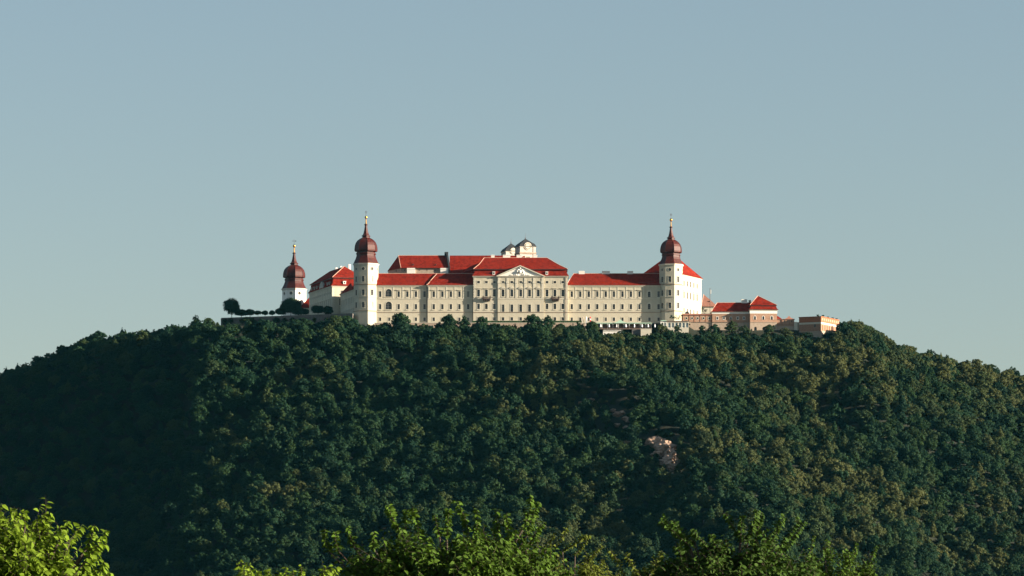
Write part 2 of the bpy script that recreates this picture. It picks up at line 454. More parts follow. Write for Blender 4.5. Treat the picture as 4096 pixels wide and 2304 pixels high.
xs = np.concatenate([np.linspace(-3000, -460, 14), np.arange(-440, 441, 4.0), np.linspace(460, 3000, 14)])
ys = np.concatenate([[-600, 0, 400, 900, 1400, 1700], np.arange(1800, 2900, 4.0), np.linspace(2920, 3600, 10), [4500, 7000]])
GX, GY = np.meshgrid(xs, ys)
GZ = terrain(GX, GY)
farf = smooth(2900, 3400, GY); GZ = np.maximum(GZ*(1-farf), -1.7)
side = np.clip((np.abs(GX)-440)/800, 0, 1); GZ = GZ*(1-side) + -1.7*side
verts = np.stack([GX.ravel(), GY.ravel(), GZ.ravel()], 1)
nx, ny = len(xs), len(ys)
ii, jj = np.meshgrid(np.arange(nx-1), np.arange(ny-1)); a = (jj*nx+ii).ravel()
quads = np.stack([a, a+1, a+nx+1, a+nx], 1)
def np_mesh(name, V, Q, mats, smooth_=False):
    me = bpy.data.meshes.new(name); k = Q.shape[1]
    me.vertices.add(len(V)); me.vertices.foreach_set('co', np.ascontiguousarray(V, dtype=np.float32).ravel())
    me.loops.add(Q.size); me.loops.foreach_set('vertex_index', np.ascontiguousarray(Q, dtype=np.int32).ravel())
    me.polygons.add(len(Q)); me.polygons.foreach_set('loop_start', np.arange(0, Q.size, k, dtype=np.int32))
    try: me.polygons.foreach_set('loop_total', np.full(len(Q), k, dtype=np.int32))
    except Exception: pass
    for m in (mats if isinstance(mats, (list, tuple)) else [mats]): me.materials.append(m)
    if smooth_: me.polygons.foreach_set('use_smooth', np.ones(len(Q), dtype=bool))
    me.update(calc_edges=True); me.validate()
    return me
hill = struct(link('hillside', np_mesh('hillside', verts, quads, GROUND, True)))

# ------------------------------------------------------------------ the palace wings
ZB = 199.8
zst = PZ(1249.5); zbd = PZ(1196); zev = PZ(1143)
def std_wins(pxs, Y, x_off, up=(1165, 1188), mid=(1216.5, 1237), low=(1270, 1284), w=1.35, hood='flat', lowon=True):
    L = []
    for p in pxs:
        s = PX(p, Y) - x_off
        L.append(dict(s=s, za=PZ(up[1], Y), zb=PZ(up[0], Y), w=w, hood=hood))
        L.append(dict(s=s, za=PZ(mid[1], Y), zb=PZ(mid[0], Y), w=w))
        if lowon: L.append(dict(s=s, za=PZ(low[1], Y), zb=PZ(low[0], Y), w=w-.05, sill=False))
    return L
def wing(name, label, x0, x1, Y, wins, depth=14, hl=0, hr=0, zr_py=1094, lis=(), left_wall=True, ext=0):
    t = thing(name, label, 'palace wing', (x0, Y, 0), 0, 'wings and blocks of the abbey')
    W = x1-x0; mb = MB()
    facade(mb, t, (0, 0), (W, 0), BASE, zev, wins, 0, [(zbd, 1)])
    wall(mb, (W, 0), (W, depth), BASE, zev); wall(mb, (W, depth), (0, depth), BASE, zev); wall(mb, (0, depth), (0, 0), BASE, zev)
    mb.build('wall', [CREAM, CREAMR], t)
    c = MB(); c.box(-.25, W+.02, -.55, depth+.3, zev-.02, zev+.28); c.box(-.1, W+.01, -.3, depth+.2, zev-.55, zev-.05)
    c.build('cornice', TRIM, t)
    b = MB(); b.box(-.05, W+.01, -.14, .5, zbd-.12, zbd+.3); b.build('string_course', TRIM, t)
    b = MB(); b.box(-.05, W+.01, -.2, .5, zst-.12, zst+.14); b.build('ledge', DARKTRIM, t)
    for p in lis:
        s = PX(p, Y)-x0; m = MB(); m.box(s-.45, s+.15, -.1, .03, zbd+.35, zev-.56); m.build('lisene', TRIM, t)
    r = hip_roof(t, 0, W+ext, 0, depth, zev+.29, PZ(zr_py, Y+depth/2), hl, hr)
    return t, r
xA0, xA1 = PX(1496), PX(1711)
wA = std_wins([1520.4, 1594.5, 1629.2, 1663.5, 1698.2], 2500, xA0)
for q in wA:
    if abs(q['s'] - (PX(1520.4)-xA0)) < .1: q['hood'] = None
for (zt, zb_) in ((1156, 1186.5), (1206.5, 1237)):
    wA.append(dict(s=PX(1554.6)-xA0, za=PZ(zb_), zb=PZ(zt), w=3.6, kind='arch', bars=(3, 2), surround=.3))
wA.append(dict(s=PX(1557)-xA0, za=PZ(1284), zb=PZ(1270), w=1.3, sill=False))
wingA, roofA = wing('palace_wing', 'cream three storey wing with two large arched windows beside the left front tower', xA0, xA1, 2500, wA,
                    lis=[1537, 1574, 1612, 1646.5, 1681], ext=5.3)
pipe(wingA, xA1-xA0-.5, -.15, BASE, zev)
xB0, xB1 = PX(1711), PX(1898)
wingB, roofB = wing('palace_wing', 'cream wing with five window bays between the arched wing and the pedimented pavilion', xB0, xB1, 2498.9,
                    std_wins([1734.8, 1769.3, 1803.3, 1837.6, 1872.8], 2498.9, xB0), hl=5.2, lis=[1717, 1752, 1786, 1820.5, 1855])
pipe(wingB, xB1-xB0-.9, -.15, BASE, zev)
xC0, xC1 = PX(2268), PX(2662)
pc = [2286.8, 2320.8, 2355, 2388.9, 2422.8, 2455.5, 2489.7, 2523.4, 2557.8, 2634.4]
wC = std_wins(pc, 2500, xC0)
wC.append(dict(s=PX(2596.7)-xC0, za=PZ(1188), zb=PZ(1166), w=1.5, kind='arch', surround=.75))
wC.append(dict(s=PX(2596.7)-xC0, za=PZ(1237), zb=PZ(1215), w=1.5, kind='arch', surround=.75))
wC.append(dict(s=PX(2598)-xC0, za=PZ(1284), zb=PZ(1270), w=1.3, sill=False))
wingC, roofC = wing('palace_wing', 'long cream wing with red roof and white chimneys between pediment pavilion and right tower', xC0, xC1, 2500, wC,
                    hl=4.0, lis=[2303.5, 2338, 2372, 2406, 2442, 2472.5, 2506.5, 2540.5, 2575])
pipe(wingC, PX(2644)-xC0, -.15, BASE, zev)
for a_, b_ in ((2315, 2340.7), (2408, 2441.5), (2509.8, 2534.6)):
    chimney(roofC, PX(a_)-xC0, PX(b_)-xC0, PZ(1097, 2507), PZ(1084, 2507), 6.6)
def vents(roof, pts, x0):
    for px, py, y in pts:
        m = MB(); x = PX(px)-x0; z = PZ(py)
        m.box(x-.35, x+.35, y-.5, y+.6, z-.3, z+.35); m.build('roof_hatch', IRON, roof)
vents(roofA, [(1694, 1135.5, 1.2)], xA0); vents(roofC, [(2382, 1135, 1.2), (2330, 1120, 3.2)], xC0)

# ------------------------------------------------------------------ pediment pavilion
YP = 2497.6; xP0, xP1 = PX(1893, YP), PX(2271, YP); WP = xP1-xP0; DP = 18.0
pav = thing('palace_pavilion', 'central cream pavilion with white triangular pediment and two iron balconies', 'palace pavilion', (xP0, YP, 0), 0, 'wings and blocks of the abbey')
zeP = PZ(1106, YP)
def P_(p): return PX(p, YP)-xP0
side_l, mid_c, side_r = [1913.8, 1945.3, 1977.2], [2012, 2047, 2082.5, 2117.8, 2153], [2188, 2219.4, 2251]
def pavwins(pxs, centre, y_):
    L = []
    for p in pxs:
        s = PX(p, y_)-xP0
        L.append(dict(s=s, za=PZ(1133, y_), zb=PZ(1124, y_), w=1.55, sill=False, bars=(1, 0)))
        L.append(dict(s=s, za=PZ(1186, y_), zb=PZ(1158.5, y_), w=1.6, hood='tri' if centre else 'flat'))
        if centre: L.append(dict(s=s, za=PZ(1247.3, y_), zb=PZ(1218, y_), w=1.6, sill=False, bars=(1, 3)))
        else: L.append(dict(s=s, za=PZ(1236.5, y_), zb=PZ(1215, y_), w=1.5))
        L.append(dict(s=s, za=PZ(1282, y_), zb=PZ(1269, y_), w=1.5, sill=False, bars=(2, 2)))
    return L
mb = MB(); mb_c = MB(); PR = .55
xl, xr = P_(1991), P_(2176)
facade(mb, pav, (0, 0), (xl, 0), BASE, zeP, pavwins(side_l, False, YP), 0, [(PZ(1196, YP), 1)])
for q in []: pass
wc = pavwins(mid_c, True, YP-PR)
for q in wc: q['s'] -= xl
facade(mb, pav, (xl, -PR), (xr, -PR), BASE, zeP, wc, 0, [(PZ(1196, YP), 1)])
wr_ = pavwins(side_r, False, YP)
for q in wr_: q['s'] -= xr
facade(mb, pav, (xr, 0), (WP, 0), BASE, zeP, wr_, 0, [(PZ(1196, YP), 1)])
wall(mb, (xl, 0), (xl, -PR), BASE, zeP); wall(mb, (xr, -PR), (xr, 0), BASE, zeP)
wall(mb, (WP, 0), (WP, DP), BASE, zeP); wall(mb, (WP, DP), (0, DP), BASE, zeP); wall(mb, (0, DP), (0, 0), BASE, zeP)
mb.build('wall', [CREAM, CREAMR], pav)
c = MB(); c.box(-.5, WP+.5, -.65, DP+.4, zeP, zeP+.3); c.box(-.25, WP+.25, -.35, DP+.2, zeP-.45, zeP)
c.box(xl-.3, xr+.3, -PR-.6, -.655, zeP+.003, zeP+.303); c.box(xl-.1, xr+.1, -PR-.3, -.352, zeP-.453, zeP+.001)
c.build('cornice', TRIM, pav)
b = MB(); b.box(-.12, xl, -.14, .4, PZ(1197, YP), PZ(1193, YP)); b.box(xr, WP+.12, -.14, .4, PZ(1197, YP), PZ(1193, YP)); b.box(xl-.05, xr+.05, -PR-.16, .3, PZ(1196.8, YP), PZ(1192.6, YP)); b.build('string_course', TRIM, pav)
b = MB(); b.box(-.12, xl, -.2, .4, PZ(1250.5, YP), PZ(1248.5, YP)); b.box(xr, WP+.12, -.2, .4, PZ(1250.5, YP), PZ(1248.5, YP)); b.box(xl-.05, xr+.05, -PR-.22, .3, PZ(1250.4, YP), PZ(1248.4, YP)); b.build('ledge', DARKTRIM, pav)
for p in (1990.8, 2025.3, 2060.4, 2095.7, 2131, 2165.3):
    s = P_(p); m = MB(); m.box(s+.1, s+1.3, -PR-.16, -PR+.05, PZ(1192, YP), PZ(1112, YP)); m.box(s-.05, s+1.45, -PR-.3, -PR+.05, PZ(1134, YP), PZ(1126, YP))
    m.box(s-.05, s+1.45, -PR-.28, -PR+.04, PZ(1192.5, YP), PZ(1189, YP)); m.build('pilaster', TRIM, pav)
for s0 in (0.05, WP-1.45):
    m = MB(); z = PZ(1193, YP)+.1; k = 0
    while z < zeP-.9:
        m.box(s0+(.0 if k % 2 else .25), s0+(1.4 if k % 2 else 1.15), -.1, .03, z, z+.62); z += .75; k += 1
    m.build('quoin', TRIM, pav)
for p in (1991.5, 2262): pipe(pav, P_(p), -.2 if p > 2000 else -.25, BASE, zeP-.5)
# mansard
def inset_loft(parent, rings, name='roof', mat=None):
    mb = MB(); mb.loft([rect(*r) for r in rings]); return mb.build(name, mat or ROOF, parent)
zbk = PZ(1079, YP+1.2); zub = PZ(1076.5, YP+.4)
lower = inset_loft(pav, [(-.7, WP+.7, -.75, DP+.7, zeP+.31), (-.1, WP+.1, -.1, DP+.1, zeP+1.1), (.5, WP-.5, .6, DP-.5, zeP+2.2), (.9, WP-.9, 1.1, DP-.9, zbk+.35)], 'lower_roof')
up_r = [(.1, WP-.1, .2, DP-.1, zub), (.12, WP-.12, .22, DP-.12, zub+.18), (3.4, WP-5.5, 3.9, DP-3.5, zub+3.1), (P_(1935.6)+.1, P_(2189)-.1, DP/2-.03, DP/2+.03, PZ(1031, YP+DP/2))]
upper = inset_loft(pav, up_r, 'upper_roof')
caps([[rect(*r)[0] for r in up_r[1:]], [rect(*r)[1] for r in up_r[1:]], [rect(*up_r[-1])[0], rect(*up_r[-1])[1]]], upper)
m = MB(); m.box(.05, WP-.05, .15, DP-.05, zub-.3, zub-.02); m.build('eave_shade_strip', IRON, pav)  # dark strip stands for the shadow under the upper eave
for a_, b_ in ((1963, 1979), (2010.7, 2042.4), (2065.4, 2088), (2135, 2150.4)):
    chimney(upper, P_(a_), P_(b_), PZ(1034, YP+10), PZ(1019.5, YP+10), 9.6)
for p in (1975.3, 2187.4):
    s = P_(p); z0 = PZ(1099.5, YP); m = MB(); m.box(s-.7, s+.7, -.25, 1.6, z0, z0+1.7, 0); m.box(s-.85, s+.85, -.4, 1.7, z0+1.7, z0+1.9, 0)
    d = m.build('dormer', WHITE, lower); pm = MB(); pm.quad((s-.4, -.26, z0+.35), (s+.4, -.26, z0+.35), (s+.4, -.26, z0+1.4), (s-.4, -.26, z0+1.4)); pm.build('pane', GLASS, lower)
vents(upper, [(1969, 1068, 3.2), (2173, 1068, 3.2)], xP0)
# pediment
pe = MB(); xa, xb, xm = P_(1986.7), P_(2177), P_(2080.5); z0, z1 = zeP+.3, PZ(1061, YP-1)
yf = -PR-.15
pe.poly([(xa+1.2, yf, z0), (xb-1.2, yf, z0), (xm, yf, z1-.9)], 1)
def slab(mb, A, B, th_, y0, y1, mi):
    A = Vector(A); B = Vector(B); d = (B-A).normalized(); n = Vector((-d.y, d.x))
    if n.y < 0: n = -n
    P = [A, B, B-n*th_, A-n*th_]
    i = len(mb.v)
    mb.v += [(p.x, y0, p.y) for p in P] + [(p.x, y1, p.y) for p in P]
    for f in ((0,1,2,3), (7,6,5,4), (0,4,5,1), (1,5,6,2), (2,6,7,3), (3,7,4,0)): mb.f.append(tuple(i+k for k in f)); mb.m.append(mi)
slab(pe, (xa-.2, z0+.05), (xm, z1), .55, -PR-.75, 7.5, 0); slab(pe, (xb+.2, z0+.05), (xm, z1), .55, -PR-.755, 7.5, 0)
ped = pe.build('pediment', [TRIM, WHITE], pav)
m = MB()
for cx, cz, sx, sz in ((xm-2.2, z0+.75, 1.5, .5), (xm+2.4, z0+.75, 1.5, .5), (xm, z0+2.3, 2.6, 1.1), (xm-4.8, z0+.5, 1.1, .35), (xm+4.9, z0+.5, 1.1, .35), (xm-1.1, z0+3.5, .8, .5), (xm+1.1, z0+3.4, .8, .5), (xm, z0+4.4, .7, .6)):
    for j in range(3):
        a_ = cx + sx*(j-1)*.6; rr = sz*(.95 if j == 1 else .7)
        m.lathe([(rr*math.cos(q), cz+rr*math.sin(q)) for q in (-1.3, -.8, -.3, .3, .8, 1.3)], 8, a_, yf-.05)
m.build('relief_ornament', WHITE, ped, smooth=True)
# balconies
for p in (1946.5, 2221.5):
    s = P_(p); zt = PZ(1197, YP)
    bl = MB(); bl.box(s-2.2, s+2.2, -1.25, .05, zt-.25, zt)
    for q in (-1.7, -.6, .6, 1.7): bl.box(s+q-.2, s+q+.2, -1.0, .04, zt-1.2, zt-.25)
    bo = bl.build('balcony', IRON, pav)
    rl = MB(); rl.box(s-2.2, s+2.2, -1.22, -1.14, zt+1.15, zt+1.32); rl.box(s-2.19, s+2.19, -1.215, -1.145, zt+.02, zt+.3); rl.box(s-2.2, s-2.12, -1.14, 0, zt+1.15, zt+1.25); rl.box(s+2.12, s+2.2, -1.14, 0, zt+1.15, zt+1.25)
    for q in range(19): rl.box(s-2.19+q*.24, s-2.07+q*.24, -1.21, -1.15, zt, zt+1.15)
    for q in range(5):
        for e in (-2.17, 2.13): rl.box(s+e, s+e+.05, -1.1+q*.24, -1.04+q*.24, zt, zt+1.15)
    for e in (-2.3, 1.8): rl.box(s+e, s+e+.5, -1.35, -.9, zt, zt+1.9)
    rl.build('railing', IRON, bo)

# ------------------------------------------------------------------ cross wing behind the pavilion's left end
def rot_block(name, label, cat, x, y, th_deg, W, D, ze, wins_f=(), wins_r=(), wins_l=(), mats=None, base=BASE, group='wings and blocks of the abbey', bands=None, corn=True, cmat=None):
    t = thing(name, label, cat, (x, y, 0), R(th_deg), group)
    mb = MB()
    facade(mb, t, (0, 0), (W, 0), base, ze, list(wins_f), 0, bands); facade(mb, t, (W, 0), (W, D), base, ze, list(wins_r), 0, bands)
    wall(mb, (W, D), (0, D), base, ze, (), 0, bands); facade(mb, t, (0, D), (0, 0), base, ze, list(wins_l), 0, bands)
    mb.build('wall', mats or [CREAM, CREAMR], t)
    if corn:
        c = MB(); c.box(-.5, W+.5, -.5, D+.5, ze, ze+.28); c.box(-.25, W+.25, -.25, D+.25, ze-.4, ze); c.build('cornice', cmat or TRIM, t)
    return t
xw = PX(1890, 2514)
cross = rot_block('cross_wing', 'shaded cream cross wing with mansard dormers behind the pavilion', 'palace wing', xw, 2514, 15, 12, 34, PZ(1110, 2514))
zc = PZ(1110, 2514)
lo = inset_loft(cross, [(-.7, 12.7, -.5, 34.5, zc+.3), (.1, 11.9, .3, 33.8, zc+1.4), (.9, 11.1, 1, 33, PZ(1078, 2514))], 'lower_roof', ROOF)
inset_loft(cross, [(.2, 11.8, .3, 33.7, PZ(1077.5, 2514)), (5.97, 6.03, 6, 28, PZ(1050, 2520))], 'upper_roof', ROOF)
for yy in (8, 13.5, 19):
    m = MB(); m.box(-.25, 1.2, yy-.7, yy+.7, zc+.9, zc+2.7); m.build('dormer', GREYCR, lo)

# ------------------------------------------------------------------ rear block with high roof and fire wall, rear range
Yb = 2552.0
rear = thing('rear_block', 'high red roofed block with low cream wall behind the left wings', 'building', (PX(1605.5, Yb), Yb, 0), 0, 'wings and blocks of the abbey')
ox = PX(1605.5, Yb); W2 = PX(1797, Yb)-ox; zE = PZ(1071.5, Yb)
fp = [(0, 0), (W2, 0), (W2, 20), (-8.3, 20), (-7.4, 14)]
mb = MB(); mb.prism(fp, BASE, zE, 0); mb.build('wall', PINKL, rear)
m = MB()
for a_, b_ in ((1628, 1660.6), (1761.6, 1795.6)):
    m = MB(); m.box(PX(a_, Yb)-ox, PX(b_, Yb)-ox, -.9, .3, PZ(1096, Yb), zE-.05); m.box(PX(a_, Yb)-ox-.15, PX(b_, Yb)-ox+.15, -1.05, .3, zE-.9, zE-.7); m.build('buttress', WHITE, rear)
for a_ in (1584, 1618, 1677, 1708, 1740):
    m = MB(); s = PX(a_, Yb)-ox
    if s > 0: m.box(s-.25, s+.25, -.06, .1, PZ(1083, Yb), PZ(1078, Yb))
    else: m.box(s-.2, s+.2, 4.0, 4.4, PZ(1085, Yb), PZ(1078, Yb))
    m.build('loophole', IRON, rear)
mb = MB(); rl_, rr_ = (PX(1594, 2561)-ox, 9, PZ(1022, 2561)), (PX(1790, 2561)-ox, 9, PZ(1022, 2561))
e = [(-.3, -.9, zE), (W2-.4, -.9, zE), (W2-.4, 21, zE), (-8.8, 21, zE), (-8.1, 14, zE)]
mb.poly([e[0], e[1], rr_, rl_]); mb.poly([e[1], e[2], rr_]); mb.poly([e[2], e[3], rl_, rr_]); mb.poly([e[3], e[4], rl_]); mb.poly([e[4], e[0], rl_]); mb.poly([(p[0], p[1], p[2]-.15) for p in e])
for k in range(5):
    a_, b_ = e[k], e[(k+1) % 5]; mb.quad((a_[0], a_[1], a_[2]-.15), (b_[0], b_[1], b_[2]-.15), b_, a_)
rro = mb.build('roof', ROOF, rear); caps([[e[0], rl_], [rl_, rr_]], rro)
for p_, y_ in ((1652, 1058), (1742, 1059)):
    s = PX(p_, Yb)-ox; m = MB(); m.box(s-.4, s+.4, .5, 2.6, PZ(y_+2, Yb), PZ(y_-3.5, Yb)); m.build('roof_hatch', IRON, rro)
fw = MB(); xq = W2-.5
prof = [(-1.2, zE-3.2), (-1.2, zE+.9), (8.6, rr_[2]+2.0), (10.2, rr_[2]+2.0), (20, zE+1), (20, zE-3)]
i = len(fw.v)
def sh(y): return -.17*max(0, y)
fw.v += [(xq+sh(y), y, z) for y, z in prof] + [(xq+1.0+sh(y), y, z) for y, z in prof]
n6 = len(prof); fw.f += [tuple(range(n6)), tuple(range(2*n6-1, n6-1, -1))] + [(k, n6+k, n6+(k+1) % n6, (k+1) % n6) for k in range(n6)]; fw.m += [0]*(n6+2)
fw.box(xq-2.4, xq-.2, 8, 10, rr_[2]-2, rr_[2]+2.0)
fw.build('fire_wall', SLATE, rear)
long_r = thing('rear_range', 'long red roofed range rising behind the pavilion', 'building', (PX(1798, Yb), Yb-2, 0), 0, 'wings and blocks of the abbey')
oxx = PX(1798, Yb); WL = PX(2150, Yb)-oxx
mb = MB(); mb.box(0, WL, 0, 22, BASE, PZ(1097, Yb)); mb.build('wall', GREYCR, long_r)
hr_ = hip_roof(long_r, 0, WL, 0, 22, PZ(1096, Yb), PZ(1022, 2561), 0, 8, capl=False)

# ------------------------------------------------------------------ clock towers of the church
def clock_tower(px0, Y, label, py_eave, py_top, py_c, size, rc, real):
    x = PX(px0, Y); t = thing('clock_tower', label, 'church tower', (x, Y, 0), R(17.5), 'twin church towers')
    ze = PZ(py_eave, Y); zc_ = PZ(py_c, Y); W = size
    mb = MB(); mb.box(0, W, 0, W, BASE, ze)
    for s in (.0, W-1.3): mb.box(s-.12, s+1.42, -.22, 0.1, BASE, ze-.002)
    mb.box(-.2, .15, .1, 1.3, BASE, ze-.003); mb.box(-.2, .15, W-1.3, W-.1, BASE, ze-.003)
    mb.build('wall', CHURCH, t)
    c = MB(); c.box(-.55, W+.55, -.55, W+.55, zc_-.25, zc_+.25); c.box(-.35, W+.35, -.35, W+.35, zc_-.7, zc_-.25); c.build('cornice', PINKL, t)
    c = MB(); c.box(-.4, W+.4, -.4, W+.4, ze-.2, ze+.1); c.build('eave', TRIM, t)
    op = MB(); op.box(W/2-1.2, W/2+1.2, -.12, .05, zc_-7, zc_-2.6, 0); op.build('belfry_opening', GLASS, t)
    op = MB(); op.box(W/2-1.8, W/2-1.2, -.28, .04, zc_-7, zc_-2.0, 0); op.box(W/2+1.2, W/2+1.8, -.28, .04, zc_-7, zc_-2.0, 0); op.box(W/2-1.9, W/2+1.9, -.34, .05, zc_-2.3, zc_-1.8, 0); op.build('belfry_frame', TRIM, t)
    zt = PZ(py_top, Y+W/2); hh = zt-ze
    rf = inset_loft(t, [(-.6, W+.6, -.6, W+.6, ze+.1), (-.15, W+.15, -.15, W+.15, ze+.9), (.3, W-.3, .3, W-.3, ze+hh*.33), (.9, W-.9, .9, W-.9, ze+hh*.42), (W/2-.05, W/2+.05, W/2-.05, W/2+.05, zt)], 'roof', SLATE)
    rod = MB(); rod.tube([(W/2, W/2, zt-.2), (W/2, W/2, zt+3.2)], [.09, .04], 5); rod.lathe([(.05, zt-.1), (.3, zt+.2), (.3, zt+.45), (.05, zt+.7)], 8, W/2, W/2); rod.build('finial', IRON, rf)
    # clock in a round-headed gable, on the front and the left side
    def disc(mb, r, y, mi, seg=28, r0=0.0):
        ring = [(W/2+r*math.cos(2*PI*k/seg), y, ze+.25+r*math.sin(2*PI*k/seg)) for k in range(seg)]
        mb.poly(ring, mi)
        for k in range(seg): a_, b_ = ring[k], ring[(k+1) % seg]; mb.quad(b_, a_, (a_[0], .8, a_[2]), (b_[0], .8, b_[2]), mi)
    g = MB(); disc(g, rc+.45, -.3, 0); gb = g.build('clock_gable', TRIM, t)
    g = MB(); disc(g, rc, -.42, 0); face = g.build('clock_face', TRIM, t)
    g = MB(); n_ = 28
    for k in range(n_):
        a0, a1 = 2*PI*k/n_, 2*PI*(k+1)/n_
        for (ra, rb) in ((rc-.14, rc),) if real else ():
            g.quad(*[(W/2+r_*math.cos(q), -.45, ze+.25+r_*math.sin(q)) for r_, q in ((ra, a0), (rb, a0), (rb, a1), (ra, a1))])
    if real:
        for k in range(12):
            a_ = PI/6*k; v = Vector((math.sin(a_), math.cos(a_))); w_ = Vector((v.y, -v.x))*.11
            P4 = [v*(rc-.62)-w_, v*(rc-.62)+w_, v*(rc-.2)+w_, v*(rc-.2)-w_]
            g.quad(*[(W/2+p.x, -.455, ze+.25+p.y) for p in P4])
        g.build('numerals', IRON, face)
        for a_, L_, nm in ((R(-98), rc*.5, 'hour_hand'), (R(75), rc*.8, 'minute_hand')):
            g = MB(); v = Vector((math.sin(a_), math.cos(a_))); w_ = Vector((v.y, -v.x))*.09
            g.quad(*[(W/2+p.x, -.47, ze+.25+p.y) for p in (-v*.3-w_, -v*.3+w_, v*L_+w_*.5, v*L_-w_*.5)]); g.build(nm, IRON, face)
clock_tower(2080.5, 2560, 'white church tower with clock dial and slate roof, higher of the twin pair', 986, 954, 1010, 9.4, 1.85, True)
clock_tower(2024, 2585, 'white church tower with blank round gable, lower and further left of the twin pair', 1005, 973, 1026, 9.0, 1.45, False)

nv = thing('shadow_nave', 'added church roof mass shading the rear range, mostly hidden behind the pediment pavilion', 'church', (-12.6, 2538, 0), 0)  # added hidden mass, shaped to throw shade on the rear range roof
m = MB(); m.box(0, 29, 0, 13, BASE, 239.5); m.build('wall', PINKL, nv)
m = MB(); m.loft([rect(-.1, 29.1, -.2, 13.2, 239.5), rect(-.1, 29.1, 5, 8, 242.4)]); m.build('roof', ROOF, nv)
# ------------------------------------------------------------------ onion towers
DOME = [(51.5, 0), (47, 10), (41.5, 22), (38.5, 32), (38, 37), (40.5, 38), (40.5, 42), (38.5, 43), (38.5, 45), (36, 46), (36, 48.5), (42, 48.6), (45.5, 51), (46, 57), (45.7, 64),
        (44, 74), (40.5, 84), (34, 93), (25, 100), (15, 105), (14.5, 109), (17.5, 110.5), (17.5, 113.5), (13, 116), (10.5, 122), (7.5, 134), (5, 150), (4.5, 154), (7, 156), (7, 158.5), (3.5, 161)]
def onion_tower(px, Y, a0, Rpx, py_cor, label, sx, sy, rows, lower_mats, arrow=False, base=BASE, py_bands=(1141, 1190, 1247), blind=()):
    k = Y/F; cx = PX(px, Y)
    t = thing('onion_tower', label, 'tower', (cx, Y, 0), 0, 'onion domed corner towers')
    Rm = Rpx*k; zc_ = PZ(py_cor, Y); a0 = R(a0)
    mb = MB(); FW = 2*Rm*math.sin(PI/8)
    V = [(Rm*math.sin(a0+PI/4*q), -Rm*math.cos(a0+PI/4*q)) for q in range(8)]
    for q in range(8):
        wins = []
        if q in (6, 7, 0, 1):
            for (ya, yb, kind, wd) in rows:
                bl = (q, ya) in blind
                wins.append(dict(s=FW/2, za=PZ(yb, Y), zb=PZ(ya, Y), w=wd, kind=kind, blind=bl, sill=kind == 'rect' and not bl, surround=.2))
        facade(mb, t, V[q], V[(q+1) % 8], base, zc_, wins, 0, [(PZ(1141, Y), 1)])
    mb.build('wall', lower_mats, t)
    def oct_band(name, py0, py1, out, mat):
        m = MB(); m.lathe([(Rm+out, PZ(py1, Y)), (Rm+out, PZ(py0, Y))], 8, 0, 0, a0); m.build(name, mat, t)
    oct_band('cornice', py_cor-3, py_cor+1, .55, TRIM); oct_band('cornice', py_cor+1, py_cor+4, .25, TRIM)
    for j, pb in enumerate(py_bands):
        oct_band('ledge', pb-1.2, pb+1.2, .28, DARKTRIM if j != 1 else TRIM)
    prof = [(r*sx*k, zc_+.4+z*sy*k) for r, z in DOME]
    m = MB(); m.lathe(prof, 8, 0, 0, a0); dome = m.build('dome', COPPER, t)
    m = MB()
    for q in range(8):
        a = a0+PI/4*q; m.tube([(r*1.004*math.sin(a), -r*1.004*math.cos(a), z) for r, z in prof[11:20]], [.09]*9, 4)
    m.build('dome_rib', COPPER, dome)
    zt = prof[-1][1]; m = MB(); m.lathe([(3.2*k, zt-.1), (2.2*k, zt+6*k), (2.0*k, zt+18*k), (3.4*k, zt+20*k)], 10); m.build('gilded_shaft', GOLD, t)
    zb2 = zt+26*k; rb = 5.6*k; m = MB(); m.lathe([(max(.02, rb*math.cos(q)), zb2+rb*math.sin(q)) for q in np.linspace(-PI/2, PI/2, 11)], 16); m.build('gilded_ball', GOLD, t, True)
    m = MB(); m.tube([(0, 0, zb2+rb*.9), (0, 0, zb2+27*k)], [.11, .06], 5)
    if arrow:
        m.box(-8*k, 8*k, -.05, .05, zb2+19*k, zb2+20.3*k); m.box(5*k, 8*k, -.05, .05, zb2+17.8*k, zb2+21.5*k)
    else:
        m.box(-4.2*k, 4.2*k, -.06, .06, zb2+17*k, zb2+18*k); m.box(-5*k, 5*k, -.06, .06, zb2+21*k, zb2+22*k)
        m.box(-2.5*k, 2.5*k, -.06, .06, zb2+24*k, zb2+24.8*k)
    m.build('weathervane' if arrow else 'cross', IRON, t)
    return t
rows = [(1072, 1084.5, 'round', 1.8), (1108, 1130.5, 'rect', 1.5), (1161.5, 1184, 'rect', 1.6), (1211.5, 1234, 'rect', 1.6)]
tl = onion_tower(1464, 2503.2, 10.5, 49.5, 1059, 'cream octagonal tower with red onion dome at the left end of the main front', 1.0, 1.0, rows, [CREAM, CREAMR],
            blind=((0, 1108), (0, 1211.5), (1, 1108), (1, 1211.5)))
rows = [(1075.5, 1088.5, 'round', 1.8), (1109, 1132, 'rect', 1.6), (1163, 1186, 'rect', 1.6), (1214, 1236, 'rect', 1.6)]
tr_ = onion_tower(2684, 2502.8, 14, 48.5, 1062, 'cream octagonal tower with red onion dome and gold cross beside the white right block', .97, .955, rows, [CREAM, CREAMR])
rows = [(1170, 1182, 'round', 1.75)]
tf = onion_tower(1176.5, 2612, 9, 48, 1159, 'white octagonal tower with brown onion dome rising behind the garden trees', .965, .91, rows, [WHITE, WHITE], arrow=True, py_bands=(), base=200)

